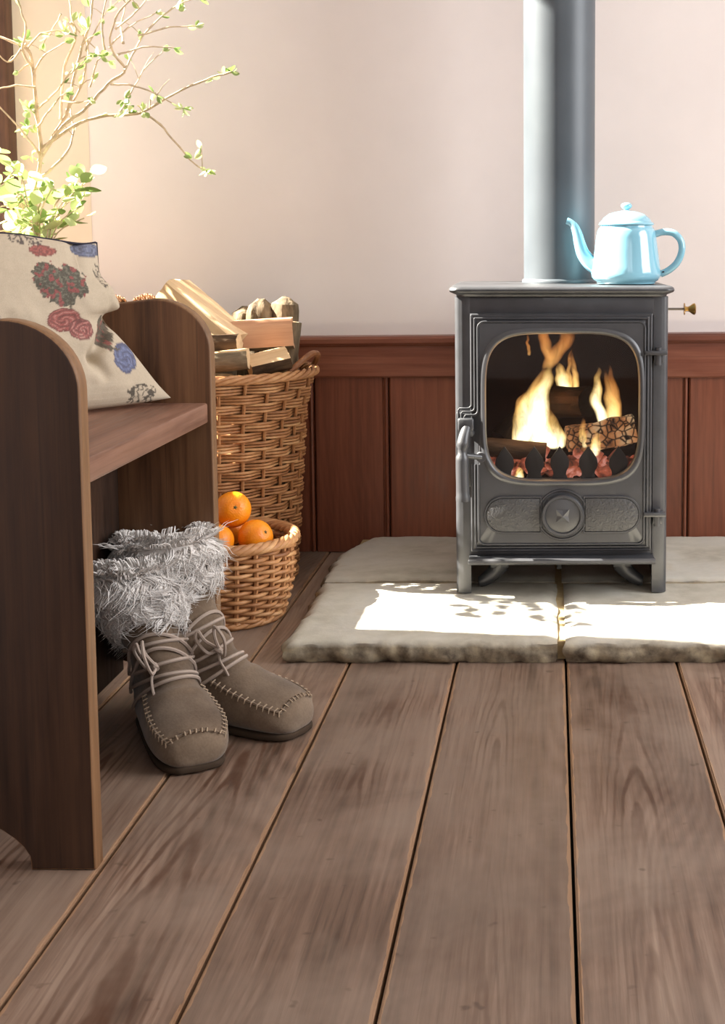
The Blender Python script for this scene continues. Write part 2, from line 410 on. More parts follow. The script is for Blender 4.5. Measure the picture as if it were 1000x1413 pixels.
# ============================================================ HEARTH (four riven stone slabs bedded in mortar)
HZ = 0.038
hearth = thing('hearth', 'raised pale stone slab hearth under the stove', 'hearth', (0, 0, 0))
def slab(x0, x1, y0, y1, z0, z1, rough_sides, seed, cut=None):
    """riven slab: fine grid top, rough split faces on the sides listed in rough_sides"""
    st = 0.011; nx = max(2, int((x1-x0)/st)); ny = max(2, int((y1-y0)/st)); rows = 5
    b = MB(); idx = {}; sp = []
    def ins(x, y):   # pull outline in at the worn corner and along rough edges
        dx = dy = 0.0
        if 'L' in rough_sides:
            w = max(0, 1-(x-x0)/0.05); dx += w*(0.013+0.013*nz((0, y, seed), 9)+0.007*nz((0, y, seed), 38))
        if 'F' in rough_sides:
            w = max(0, 1-(y-y0)/0.04); dy += w*(0.005+0.006*nz((x, 0, seed), 11)+0.004*nz((x, 0, seed), 44))
        if 'R' in rough_sides:
            w = max(0, 1-(x1-x)/0.03); dx -= w*(0.002+0.004*nz((0, y, seed+3), 14))
        if cut:
            w = max(0, 1-(x-x0)/0.09)*max(0, 1-(y1-y)/0.16); dx += w*0.055
        return x+dx, y+dy
    for j in range(ny+1):
        for i in range(nx+1):
            x = x0+(x1-x0)*i/nx; y = y0+(y1-y0)*j/ny; X, Y = ins(x, y)
            e = min(x-x0, x1-x, y-y0, y1-y)
            z = z1+0.0022*nz((x, y, seed), 6)+0.0010*nz((x, y, seed), 30)+0.0005*nz((x, y, seed), 90)
            if e < 1e-6: z -= 0.006+0.003*nz((x, y, seed), 40)
            elif e < 0.013: z -= 0.0018
            idx[i, j] = len(b.v); b.v.append((X, Y, z)); sp.append(0.35 if e < 1e-6 else 0.0)
    for j in range(ny):
        for i in range(nx): b.f.append((idx[i, j], idx[i+1, j], idx[i+1, j+1], idx[i, j+1]))
    loop = [(i, 0) for i in range(nx)]+[(nx, j) for j in range(ny)]+[(i, ny) for i in range(nx, 0, -1)]+[(0, j) for j in range(ny, 0, -1)]
    prev = [idx[p] for p in loop]; cx = (x0+x1)/2; cy = (y0+y1)/2
    for r in range(1, rows+1):
        cur = []
        for (i, j), q in zip(loop, [idx[p] for p in loop]):
            X, Y, Z = b.v[q]; t = r/rows; z = Z+(z0-Z)*t
            nx_ = -1 if i == 0 else (1 if i == nx else 0); ny_ = -1 if j == 0 else (1 if j == ny else 0)
            a = 0.0
            if (nx_ < 0 and 'L' in rough_sides) or (ny_ < 0 and 'F' in rough_sides):
                a = 0.006*math.sin(t*math.pi)+0.010*nz((X, Y, z*1.4), 26, seed)+0.006*nz((X, Y, z), 70, seed)
                if r == rows: a = min(a, 0.003)
            cur.append(len(b.v)); b.v.append((X+nx_*a, Y+ny_*a, z)); sp.append(1.0)
        n = len(loop)
        for k in range(n): b.f.append((prev[k], cur[k], cur[(k+1) % n], prev[(k+1) % n]))
        prev = cur
    b.f.append(tuple(reversed(prev)))
    b.mi = [0]*len(b.f); b.attrs = {'split': sp}
    o = b.build('stone_slab', 'stone', hearth, angle=55); return o
slab(-0.452, 0.013, 2.112, 2.505, 0.0005, HZ, 'LFR', 1.0)
slab(0.024, 0.86, 2.112, 2.505, 0.0005, HZ, 'FL' if False else 'F', 4.0)
slab(-0.462, 0.010, 2.518, 2.905, 0.0005, HZ+0.001, 'LR', 8.0, cut=True)
slab(0.021, 0.86, 2.518, 2.905, 0.0005, HZ+0.001, '', 12.0)
b = MB(); b.box(-0.425, 0.85, 2.135, 2.90, 0.0004, HZ-0.008); b.build('mortar_bed', 'mortar', hearth, smooth=False)

# ============================================================ STOVE
SZ = HZ+0.0015
st = thing('wood_stove', 'grey cast iron wood burning stove with lit fire behind its glass door', 'stove', (0.02, 2.41, SZ), (0, 0, R(1.2)))
# local: x -0.2..0.2, y 0 (front) .. 0.33, z 0..0.577
for s in (-1, 1):
    b = MB()
    # side plates with rounded front arris run down to the hearth as legs
    pr = [(s*0.170, 0.012), (s*0.170, 0.0), (s*0.184, -0.001)]
    for k in range(6):
        a = k/5*math.pi/2; pr.append((s*(0.186+0.012*math.sin(a)), 0.012-0.012*math.cos(a)))
    pr += [(s*0.198, 0.325), (s*0.186, 0.325), (s*0.184, 0.012)]
    b.prism(pr, 0.0, 0.558, plane='XY')
    b.build('side_plate', 'iron', st, angle=35)
b = MB(); b.box(-0.1845, 0.1845, 0.312, 0.326, 0.06, 0.558); b.build('back_plate', 'iron', st, smooth=False)
b = MB(); b.box(-0.1839, 0.1839, 0.001, 0.312, 0.068, 0.084, 0.002); b.build('base_plate', 'iron', st)
b = MB(); b.box(-0.1839, 0.1839, 0.0, 0.02, 0.524, 0.558, 0.002); b.build('header', 'iron', st)
# top plate with ogee edge
def rrect(hx, y0, y1, r, n=6):
    out = []
    for cx, cy, a0 in ((hx-r, y1-r, 0), (-hx+r, y1-r, 90), (-hx+r, y0+r, 180), (hx-r, y0+r, 270)):
        for k in range(n+1):
            a = R(a0+90*k/n); out.append((cx+r*math.cos(a), cy+r*math.sin(a)))
    return out
prof = [(-0.014, 0.5585), (-0.0125, 0.562), (-0.007, 0.5645), (-0.0015, 0.567), (0.0, 0.5705), (-0.0012, 0.5745), (-0.0045, 0.5770), (-0.012, 0.5775)]
b = MB(); rings = []
for ins, z in prof:
    ring = rrect(0.208+ins, -0.024-ins, 0.345+ins, 0.020)
    rings.append(ring); b.v += [(x, y, z) for x, y in ring]
n = len(rings[0])
for i in range(len(rings)-1):
    for j in range(n): b.f.append((i*n+j, i*n+(j+1) % n, (i+1)*n+(j+1) % n, (i+1)*n+j))
b.f.append(tuple(range(n))[::-1]); b.f.append(tuple((len(rings)-1)*n+j for j in range(n)))
b.mi = [0]*len(b.f); b.build('top_plate', 'iron', st, angle=45)

# firebox lining, open to the front
b = MB(); x0, x1, y0, y1, z0, z1 = -0.168, 0.168, 0.004, 0.300, 0.0850, 0.523
P = [(x0, y0, z0), (x1, y0, z0), (x1, y1, z0), (x0, y1, z0), (x0, y0, z1), (x1, y0, z1), (x1, y1, z1), (x0, y1, z1)]
b.add(P, [(0, 1, 2, 3), (4, 7, 6, 5), (3, 2, 6, 7), (0, 3, 7, 4), (1, 5, 6, 2)])
b.build('firebox_lining', 'soot', st, smooth=False, recalc=False)

# door: plate with a rounded viewing hole
DX0, DX1, DZ0, DZ1 = -0.1695, 0.1675, 0.0825, 0.5275
HXc, HZc, HA, HB = 0.001, 0.354, 0.1415, 0.1360       # hole centre, half width, half height
def hole(t, grow=0.0):
    c, s_ = math.cos(t), math.sin(t)
    ex = 2/4.3
    x = (HA+grow)*math.copysign(abs(c)**ex, c); z = (HB+grow)*math.copysign(abs(s_)**ex, s_)
    return HXc+x, HZc+z
def outer(t, g=0.0):
    c, s_ = math.cos(t), math.sin(t); cx = (DX0+DX1)/2; cz = HZc
    k = min(((DX1-cx+g)/abs(c)) if abs(c) > 1e-6 else 9, ((((DZ1-cz) if s_ > 0 else (cz-DZ0))+g)/abs(s_)) if abs(s_) > 1e-6 else 9)
    return cx+k*c, cz+k*s_
ts = sorted(set([2*math.pi*i/160 for i in range(160)]+[math.atan2(sz, sx) % (2*math.pi) for sx in (DX0-(DX0+DX1)/2, DX1-(DX0+DX1)/2) for sz in (DZ0-HZc, DZ1-HZc)]))
# hole uses matching direction: walk superellipse by polar angle
def hole_dir(t, g=0.0):
    c, s_ = math.cos(t), math.sin(t); a = HA+g; bb = HB+g; n_ = 4.3
    k = (abs(c/a)**n_+abs(s_/bb)**n_)**(-1/n_)
    return HXc+k*c, HZc+k*s_
levels = [(lambda t: outer(t, 0), 0.0005), (lambda t: outer(t, 0), -0.009), (lambda t: outer(t, -0.003), -0.012), (lambda t: outer(t, -0.0145), -0.0135), (lambda t: outer(t, -0.0175), -0.0165),
          (lambda t: hole_dir(t, 0.0115), -0.0165), (lambda t: hole_dir(t, 0.0085), -0.0198), (lambda t: hole_dir(t, 0.0055), -0.0206),
          (lambda t: hole_dir(t, 0.0025), -0.0190), (lambda t: hole_dir(t, 0.0), -0.014), (lambda t: hole_dir(t, 0.0), 0.0005)]
b = MB(); n = len(ts)
for fn, y in levels:
    for t in ts:
        x, z = fn(t); b.v.append((x, y, z))
for i in range(len(levels)-1):
    for j in range(n): b.f.append((i*n+j, i*n+(j+1) % n, (i+1)*n+(j+1) % n, (i+1)*n+j))
i = len(levels)-1
for j in range(n): b.f.append((i*n+j, i*n+(j+1) % n, (j+1) % n, j))
b.mi = [0]*len(b.f); door = b.build('door', 'iron', st, angle=38)
b = MB(); b.prism([hole_dir(2*math.pi*i/80, 0.006) for i in range(80)], 0.0008, 0.0045); b.build('glass_pane', 'glass', door, smooth=False)
# mouldings: three fine parallel beads that step outward round the latch
def bead(pts, y, r=0.0021): b.tube([(x, y, z) for x, z in pts], r, 6)
b = MB()
def arc(cx, cz, r, a0, a1, n=6): return [(cx+r*math.cos(R(a0+(a1-a0)*k/n)), cz+r*math.sin(R(a0+(a1-a0)*k/n))) for k in range(n+1)]
jz = 0.352
for k, off in enumerate((0.0, 0.0058, 0.0116)):
    xl = DX0+0.0030+off; xr = DX1-0.0030-off; zt = DZ1-0.0030-off; zb = DZ0+0.0030+off; rr = 0.0012 if k < 2 else 0.012
    # from the latch step, up the left side, across the top, down the right, along the bottom, up to below the latch
    step = [(xl-0.0250+0.0*off, jz-0.024), (xl-0.0250, jz-0.0035-off+0.0)] + [(xl-0.0230, jz-off)] + [(xl-0.009, jz-off)] + arc(xl-0.009, jz+0.009-off, 0.009, -90, 0, 4)
    path = step+arc(xl+rr, zt-rr, rr, 180, 90)+arc(xr-rr, zt-rr, rr, 90, 0)+arc(xr-rr, zb+rr, rr, 0, -90)+arc(xl+rr, zb+rr, rr, 270, 180)+[(xl, 0.248)]
    bead(path, -0.0115-0.0024*k)
b.build('door_moulding', 'iron', door, angle=60)
b = MB(); b.box(DX0-0.0275, DX0+0.006, -0.010, -0.0006, 0.205, jz-0.008, 0.003); b.build('latch_plate', 'iron', door)
# lower ornament: two textured lozenges and the spinning air disc
for s in (-1, 1):
    zc = 0.153; hh = 0.0335
    def loz(g):
        xo = 0.001+s*0.110; out = [(0.001+s*(0.040-g), zc-hh-g), (0.001+s*(0.040-g), zc+hh+g)]
        xo = 0.001+s*(0.144-hh)
        out += [(xo+s*(hh+g)*math.sin(math.pi*k/14), zc+(hh+g)*math.cos(math.pi*k/14)) for k in range(15)]
        return out
    b = MB(); b.prism(loz(-0.0025), -0.0155, -0.011, 0.001); pn = b.build('ornament_panel', 'hammer', door); pn.location.y = -0.0045
    b = MB(); b.tube([(x, -0.0125, z) for x, z in loz(0.0)[1:]+loz(0.0)[:1]], 0.0026, 6, True); b.build('panel_rim', 'iron', pn)
b = MB()
def ring_y(r, y, t, c=(0.001, 0.153), n=48): b.tube([(c[0]+r*math.cos(2*math.pi*k/n), y, c[1]+r*math.sin(2*math.pi*k/n)) for k in range(n)], t, 6, True)
ring_y(0.0465, -0.0125, 0.0024)
disc = MB()
pr = [(0.0, -0.0235), (0.030, -0.0235), (0.032, -0.0225), (0.0335, -0.0255), (0.0375, -0.0255), (0.0395, -0.0230), (0.0395, -0.0115)]
nn = 56
for r, y in pr: disc.v += [(0.001+max(r, 0.0004)*math.cos(2*math.pi*k/nn), y, 0.153+max(r, 0.0004)*math.sin(2*math.pi*k/nn)) for k in range(nn)]
for i in range(len(pr)-1):
    for k in range(nn): disc.f.append((i*nn+k, i*nn+(k+1) % nn, (i+1)*nn+(k+1) % nn, (i+1)*nn+k))
disc.f.append(tuple(range(nn))); disc.mi = [0]*len(disc.f)
b.build('disc_surround', 'iron', door, angle=60).location.y = -0.0045
disc = disc.build('air_control_disc', 'iron', door, angle=40); disc.location.y = -0.0045
b = MB(); star = []
for k in range(8):
    a = R(45*k+45); r = 0.0180 if k % 2 == 0 else 0.0105
    star.append((0.001+r*math.cos(a), -0.0236, 0.153+r*math.sin(a)))
b.add(star+[(0.001, -0.031, 0.153)], [(i, (i+1) % 8, 8) for i in range(8)]+[tuple(range(8))]); b.build('star_grip', 'iron', door, smooth=False).location.y = -0.0045
# latch handle
b = MB()
hp = [(-0.176, -0.020, 0.318), (-0.181, -0.030, 0.300), (-0.1835, -0.034, 0.280), (-0.184, -0.036, 0.262), (-0.184, -0.037, 0.235), (-0.183, -0.038, 0.200), (-0.1825, -0.038, 0.184)]
b.tube(catmull(hp, 22), [0.0085+0.0035*min(1, i/6)-(0.003 if 6 < i < 10 else 0)+(0.0015 if i > 18 else 0) for i in range(22)], 10)
b.tube([(-0.168, -0.010, 0.306), (-0.176, -0.022, 0.314)], 0.008, 10); b.box(-0.192, -0.163, -0.026, -0.008, 0.312, 0.335, 0.003)
b.tube([(-0.150, -0.011, 0.262), (-0.150, -0.022, 0.262)], [0.011, 0.009], 14)
b.tube([(-0.150, -0.018, 0.262), (-0.180, -0.034, 0.268)], 0.0055, 8)
b.build('door_handle', 'iron', st, angle=50)
for z in (0.452, 0.150):
    b = MB(); b.box(0.152, 0.194, -0.024, -0.001, z-0.001, z+0.007, 0.002); b.tube([(0.178, -0.012, z-0.020), (0.178, -0.012, z+0.013)], 0.0062, 10)
    b.box(0.170, 0.188, -0.014, -0.001, z-0.016, z-0.001, 0.002)
    b.build('hinge', 'iron', st, angle=40)
# ash lip
b = MB(); pr = [(0.0, 0.0635), (-0.036, 0.0635), (-0.046, 0.0655), (-0.050, 0.0695), (-0.0495, 0.0735), (-0.046, 0.0762), (-0.040, 0.0755), (-0.030, 0.0735), (0.0, 0.0735)]
b.prism(pr, -0.1735, 0.1725, 0.0015, 'YZ'); b.build('ash_lip', 'iron', st, angle=40)
# splayed feet behind the front opening
for s in (-1, 1):
    b = MB(); b.box(s*0.118-0.018, s*0.118+0.018, 0.045, 0.085, 0.036, 0.068, 0.003)
    b.tube(catmull([(s*0.118, 0.062, 0.040), (s*0.128, 0.058, 0.026), (s*0.148, 0.052, 0.012), (s*0.158, 0.050, 0.0095)], 10), [0.019, 0.018, 0.016, 0.015, 0.014, 0.013, 0.012, 0.011, 0.010, 0.009], 10)
    b.build('foot', 'iron', st, angle=50)
b = MB(); b.tube([(-0.004, 0.03, 0.066), (-0.004, 0.028, 0.050), (-0.004, 0.022, 0.042)], 0.005, 8); b.build('riddling_lever', 'iron', st)
# front fire bars: five onion-shaped tongues
dome = [(-0.0150, -0.062), (-0.0150, -0.048), (-0.0120, -0.041), (-0.0130, -0.034), (-0.0168, -0.027), (-0.0180, -0.019), (-0.0165, -0.011), (-0.0120, -0.0035), (-0.0050, 0.006), (0.0, 0.013)]
dome = dome+[(-x, z) for x, z in reversed(dome[:-1])]
for x in (-0.107, -0.051, -0.003, 0.051, 0.108):
    b = MB(); b.prism([(x+u, 0.262+w) for u, w in dome], 0.026, 0.033, 0.0012); b.build('fire_bar', 'iron_dark', st, angle=35)
b = MB(); b.box(-0.165, 0.165, 0.024, 0.035, 0.186, 0.214, 0.002); b.build('fire_bar_rail', 'iron_dark', st)
# damper rod with brass knob on the right side
b = MB(); b.tube([(0.1975, 0.17, 0.527), (0.258, 0.17, 0.527)], 0.0024, 8); rod = b.build('damper_rod', 'steel', st)
b = MB(); b.tube([(0.2470, .17, .527), (0.2485, .17, .527), (0.2490, .17, .527), (0.2545, .17, .527), (0.2590, .17, .527), (0.2640, .17, .527), (0.2680, .17, .527), (0.2700, .17, .527)],
     [0.0118, 0.0118, 0.0052, 0.0045, 0.0065, 0.0105, 0.0118, 0.0095], 18)
k = b.build('knob', 'brass', rod, angle=60); k['label'] = 'small brass pull knob'

# flue pipe
b = MB(); fx, fy, fz = 0.0165, 2.650, SZ+0.5775
fp = thing('flue_pipe', 'tall grey cylindrical flue pipe rising from the stove top', 'flue pipe', (fx, fy, fz+0.0003))
b.lathe([(0.0715, 0.0), (0.0715, CZ-fz-0.002)], 72); b.build('pipe', 'flue', fp, angle=40)
b = MB(); b.lathe([(0.0718, 0.0), (0.0755, 0.0), (0.0755, 0.004), (0.0738, 0.007), (0.0718, 0.008)], 72); b.build('collar', 'flue', fp, angle=40)

# ============================================================ FIRE
def bark_mat(name, dark, light, scale=26, bump=0.9, along='X', glow=0):
    m = NT(name); v = m.coords({'X': (0.25, 1, 1), 'Z': (1, 1, 0.25)}[along], 5.0)
    n = m.noise(v, scale, 5, 0.65, 0.6); n2 = m.noise(v, scale*4, 3)
    m.base(m.ramp(m.math('MULTIPLY_ADD', n, 0.7, m.math('MULTIPLY', n2, 0.3)), [(0.32, dark), (0.66, light)]), 0.9, spec=0.15)
    m.bump(n, bump, 0.006); return m
M['bark'] = bark_mat('grey_bark', srgb(56, 45, 34), srgb(142, 124, 100), 34, 1.0).m
M['bark_dark'] = bark_mat('dark_bark', srgb(44, 32, 24), srgb(104, 82, 62)).m
M['char'] = bark_mat('charred_log', srgb(12, 8, 6), srgb(42, 29, 22), 40).m
m = NT('ember_log'); v = m.coords((1, 1, 1), 5)
vo = m.add('ShaderNodeTexVoronoi', feature='DISTANCE_TO_EDGE'); vo.inputs['Scale'].default_value = 75; m.link(v, vo.inputs['Vector'])
crack = m.ramp(vo.outputs['Distance'], [(0.02, 0.0), (0.16, 1.0)])
heat = m.noise(v, 22, 3)
hc = m.ramp(heat, [(0.32, (0.10, 0.02, 0.006, 1)), (0.5, (0.75, 0.30, 0.11, 1)), (0.68, (1.0, 0.72, 0.40, 1))])
m.base(srgb(20, 14, 12), 0.9)
em = m.mix(crack, (0.010, 0.004, 0.002, 1), hc); m.setin(m.bsdf, 'Emission Color', em); m.bsdf.inputs['Emission Strength'].default_value = 0.5
m.bump(crack, 0.8, 0.004); M['ember'] = m.m
m = NT('ember_bed'); v = m.coords()
hc = m.ramp(m.noise(v, 26, 4, 0.6), [(0.40, (0.02, 0.006, 0.004, 1)), (0.55, (0.45, 0.10, 0.05, 1)), (0.72, (1.0, 0.5, 0.42, 1))])
m.base(srgb(40, 30, 28), 0.95); m.setin(m.bsdf, 'Emission Color', hc); m.bsdf.inputs['Emission Strength'].default_value = 0.75; M['embers'] = m.m

def rough_log(p0, p1, r, seed, mats, section=None, n=18, rows=10, lump=0.12, name='log', parent=None, endmi=1, ends=1.0, dome=0.0):
    """log between two points; section(angle)->radius factor lets it be split"""
    p0 = Vector(p0); p1 = Vector(p1); d = p1-p0; L = d.length
    b = MB()
    for j in range(rows+1):
        t = j/rows
        for i in range(n):
            a = 2*math.pi*i/n; f = section(a) if section else 1.0
            q = f*r*(1+lump*nz((math.cos(a)*1.2, math.sin(a)*1.2, t*L*9), 1.0, seed)+lump*0.5*nz((math.cos(a)*3, math.sin(a)*3, t*L*24), 1.0, seed))
            x = (t-0.5)*L
            if dome: q *= math.sqrt(max(0.05, 1-(max(0, t*L-(L-dome*r))/(dome*r))**2)) if t*L > L-dome*r else 1.0
            if j in (0, rows): x += 0.10*r*nz((math.cos(a)*2, math.sin(a)*2, j), 1.0, seed)*ends
            b.v.append((x, q*math.cos(a), q*math.sin(a)))
    fl_ = []
    for j in range(rows):
        for i in range(n):
            b.f.append((j*n+i, j*n+(i+1) % n, (j+1)*n+(i+1) % n, (j+1)*n+i))
            if section and hasattr(section, 'cut'):
                b.mi.append(endmi if section.cut(2*math.pi*(i+0.5)/n) else 0)
            else: b.mi.append(0)
    b.f.append(tuple(reversed(range(n)))); b.f.append(tuple(rows*n+i for i in range(n))); b.mi += [endmi, endmi]
    o = b.build(name, mats, parent, angle=35)
    o.location = (p0+p1)/2; o.rotation_mode = 'QUATERNION'
    q = Vector((1, 0, 0)).rotation_difference(d.normalized()); o.rotation_quaternion = q
    return o
def SL(x, y, z): return (0.02+x, 2.41+y, SZ+z)   # stove-local to world
fg = 'logs burning in the stove'
tag(rough_log(SL(-0.010, 0.155, 0.345), SL(0.052, 0.105, 0.350), 0.030, 2.0, ['char', 'char'], n=14, lump=0.2, name='burning_log'),
    'short blackened log block at the heart of the fire', 'log', fg)
tag(rough_log(SL(0.010, 0.088, 0.280), SL(0.142, 0.100, 0.298), 0.025, 5.0, ['ember', 'ember'], lump=0.55, rows=16, name='burning_log'),
    'glowing cracked log at the right of the fire', 'log', fg)
tag(rough_log(SL(-0.150, 0.070, 0.268), SL(-0.030, 0.060, 0.258), 0.018, 7.0, ['bark_dark', 'char'], name='burning_log'),
    'thin brown log lying low behind the fire bars', 'log', fg)
tag(rough_log(SL(-0.118, 0.125, 0.270), SL(-0.040, 0.175, 0.345), 0.026, 9.0, ['char', 'char'], name='burning_log'),
    'dark sloping log at the left of the fire', 'log', fg)
b = MB(); b.grid(lambda u, w: SL(-0.155+0.31*u, 0.045+0.20*w, 0.225+0.020*nz((u*8, w*6, 0.4), 1)+0.012*nz((u*22, w*16, 1.4), 1)-0.02*abs(w-0.4)), 60, 40)
base = [SL(-0.155, 0.045, 0.09), SL(0.155, 0.045, 0.09), SL(0.155, 0.245, 0.09), SL(-0.155, 0.245, 0.09)]
o = b.build('ember_bed', 'embers'); tag(o, 'bed of glowing pink embers beneath the burning logs', 'embers', kind='stuff')
for k in range(14):
    x = random.uniform(0.02, 0.145) if k < 9 else random.uniform(-0.14, 0.0)
    tag(rough_log(SL(x, 0.05+0.02*random.random(), 0.226+0.05*random.random()*(1 if k < 6 else .3)), SL(x+0.018, 0.060+0.02*random.random(), 0.236+0.03*random.random()), 0.0095, 20+k, ['embers', 'embers'], n=7, rows=2, lump=0.4, name='ember'),
        'small glowing ember chunk heaped behind the fire bars', 'ember', 'ember chunks in the fire')

# flames: soft tongues, each a closed flattened spindle whose opacity thins towards its rim and tip
m = NT('flame'); at_a = m.add('ShaderNodeAttribute', attribute_name='dens'); at_h = m.add('ShaderNodeAttribute', attribute_name='flame_level')
v = m.coords((1, 1, 0.4))
tex = m.ramp(m.noise(v, 46, 3, 0.6, 0.8), [(0.36, 0.25), (0.60, 1.0)])
col = m.ramp(at_h.outputs['Fac'], [(0.0, (0.42, 0.10, 0.03, 1)), (0.22, (0.85, 0.30, 0.07, 1)), (0.45, (1.0, 0.60, 0.18, 1)), (0.75, (1.0, 0.88, 0.52, 1))])
e = m.add('ShaderNodeEmission'); m.link(col, e.inputs[0]); m.link(m.math('MULTIPLY_ADD', m.math('POWER', at_h.outputs['Fac'], 1.6), 3.6, 0.55), e.inputs[1])
tr = m.add('ShaderNodeBsdfTransparent'); mx = m.add('ShaderNodeMixShader')
m.link(m.math('MULTIPLY', at_a.outputs['Fac'], tex), mx.inputs[0]); m.link(tr.outputs[0], mx.inputs[1]); m.link(e.outputs[0], mx.inputs[2])
m.link(mx.outputs[0], m.out.inputs[0]); M['flame'] = m.m
fire = thing('fire', 'yellow and orange flames licking up around the burning logs', 'fire', SL(0, 0.11, 0.25))
def flame(pts, w, heat, dens=1.0, flat=0.45, seed=0.0):
    n = 16; k = 26; P = catmull([SL(*p) for p in pts], k); b = MB(); A = []; Hh = []
    o0 = Vector(SL(0, 0.11, 0.25))
    for i in range(k):
        t = i/(k-1); ww = w*(math.sin(math.pi*min(1, (t*0.86+0.14)))**0.8)*(1-0.35*t)*(1+0.22*nz((t*5, seed, 0), 1))+0.0004
        p = P[i]-o0+Vector((0.008*t*nz((t*6, seed, 3), 1), 0, 0))
        for j in range(n):
            a = 2*math.pi*j/n
            b.v.append(p+Vector((math.cos(a)*ww, math.sin(a)*ww*flat, 0)))
            A.append(dens*max(0.0, min(1, t*9))*(abs(math.sin(a))**1.6)*min(1.0, (1-t)*2.2)**1.3*0.85)
            Hh.append(max(0, heat*(1-0.75*t)*(0.55+0.45*abs(math.sin(a)))))
    for i in range(k-1):
        for j in range(n): b.f.append((i*n+j, i*n+(j+1) % n, (i+1)*n+(j+1) % n, (i+1)*n+j))
    b.mi = [0]*len(b.f); b.attrs = {'dens': A, 'flame_level': Hh}
    return b.build('flame', 'flame', fire)
flame([(-0.020, 0.090, 0.262), (-0.040, 0.090, 0.300), (-0.045, 0.092, 0.345), (-0.030, 0.095, 0.395), (-0.022, 0.095, 0.425)], 0.026, 1.25, 1.0, seed=1)
flame([(-0.040, 0.075, 0.262), (-0.052, 0.075, 0.295), (-0.050, 0.078, 0.340), (-0.030, 0.080, 0.380)], 0.020, 1.35, 1.0, seed=2)
flame([(-0.075, 0.085, 0.262), (-0.072, 0.088, 0.300), (-0.068, 0.090, 0.345), (-0.052, 0.095, 0.380), (-0.030, 0.098, 0.425)], 0.019, 0.95, 0.95, seed=3)
flame([(-0.088, 0.095, 0.268), (-0.086, 0.095, 0.300), (-0.082, 0.095, 0.345), (-0.074, 0.095, 0.372)], 0.011, 0.8, 0.8, seed=4)
flame([(-0.012, 0.075, 0.262), (-0.010, 0.075, 0.285), (-0.018, 0.078, 0.310), (-0.030, 0.080, 0.350)], 0.024, 0.95, 0.9, seed=5)
flame([(0.010, 0.170, 0.345), (0.006, 0.170, 0.375), (-0.001, 0.170, 0.405), (-0.004, 0.170, 0.425)], 0.017, 0.95, 0.9, seed=6)
flame([(0.030, 0.175, 0.355), (0.028, 0.175, 0.400), (0.020, 0.175, 0.445)], 0.008, 0.62, 0.75, seed=7)
flame([(0.020, 0.175, 0.355), (0.016, 0.175, 0.410), (0.019, 0.175, 0.450)], 0.006, 0.55, 0.7, seed=17)
flame([(0.085, 0.098, 0.292), (0.078, 0.098, 0.325), (0.066, 0.098, 0.360), (0.072, 0.098, 0.398), (0.072, 0.098, 0.420)], 0.014, 1.05, 0.95, seed=8)
flame([(0.098, 0.105, 0.295), (0.100, 0.105, 0.330), (0.094, 0.105, 0.370), (0.083, 0.105, 0.415)], 0.017, 0.72, 0.75, seed=9)
flame([(0.110, 0.110, 0.295), (0.108, 0.110, 0.340), (0.100, 0.110, 0.385), (0.092, 0.110, 0.425)], 0.012, 0.5, 0.6, seed=10)
flame([(-0.028, 0.100, 0.415), (-0.010, 0.100, 0.445), (0.010, 0.100, 0.470), (0.012, 0.100, 0.492), (0.002, 0.1, 0.500)], 0.021, 0.36, 0.62, seed=11)
flame([(-0.020, 0.105, 0.430), (-0.030, 0.105, 0.460), (-0.038, 0.105, 0.490), (-0.040, 0.105, 0.512)], 0.014, 0.36, 0.62, seed=12)
flame([(-0.062, 0.105, 0.440), (-0.064, 0.105, 0.460), (-0.064, 0.105, 0.490)], 0.004, 0.4, 0.7, seed=13)
flame([(-0.082, 0.048, 0.205), (-0.080, 0.048, 0.220), (-0.078, 0.048, 0.238)], 0.010, 0.9, 0.9, seed=14)
flame([(0.062, 0.060, 0.250), (0.066, 0.060, 0.275), (0.064, 0.060, 0.305)], 0.012, 0.9, 0.8, seed=15)
flame([(0.045, 0.070, 0.265), (0.040, 0.070, 0.295), (0.044, 0.070, 0.325)], 0.010, 0.7, 0.7, seed=16)
fl_l = bpy.data.lights.new('fire_glow', 'POINT'); fl_l.energy = 0.55; fl_l.color = (1.0, 0.5, 0.18); fl_l.shadow_soft_size = 0.05
fo = bpy.data.objects.new('fire_glow', fl_l); COL.objects.link(fo); fo.location = SL(-0.02, 0.075, 0.36)

# ============================================================ TEAPOT
tp = thing('teapot', 'pale blue enamel teapot standing on the stove top', 'teapot', (0.145, 2.525, SZ+0.578), (0, 0, R(-6)))
b = MB(); b.lathe([(0.001, 0.0), (0.052, 0.0), (0.056, 0.0015), (0.057, 0.005), (0.0625, 0.008), (0.0665, 0.014), (0.0675, 0.021), (0.0655, 0.034), (0.0620, 0.060), (0.0580, 0.090), (0.0555, 0.102), (0.0525, 0.108), (0.0505, 0.1085), (0.0500, 0.112), (0.048, 0.112), (0.047, 0.105), (0.001, 0.104)], 64)
body = b.build('body', 'enamel', tp, angle=50)
b = MB(); b.lathe([(0.045, 0.1125), (0.0520, 0.1125), (0.0535, 0.1145), (0.0525, 0.1175), (0.0495, 0.1190), (0.0480, 0.1215), (0.0440, 0.1270), (0.0340, 0.1345), (0.0220, 0.1385), (0.0120, 0.1400), (0.0080, 0.1415), (0.0001, 0.142)], 56)
lid = b.build('lid', 'enamel', tp, angle=50)
b = MB(); b.lathe([(0.0050, 0.1395), (0.0052, 0.1435), (0.0085, 0.1455), (0.0108, 0.1485), (0.0108, 0.1515), (0.0085, 0.1545), (0.0040, 0.1560), (0.0001, 0.1562)], 28); b.build('lid_knob', 'enamel', lid, angle=60)
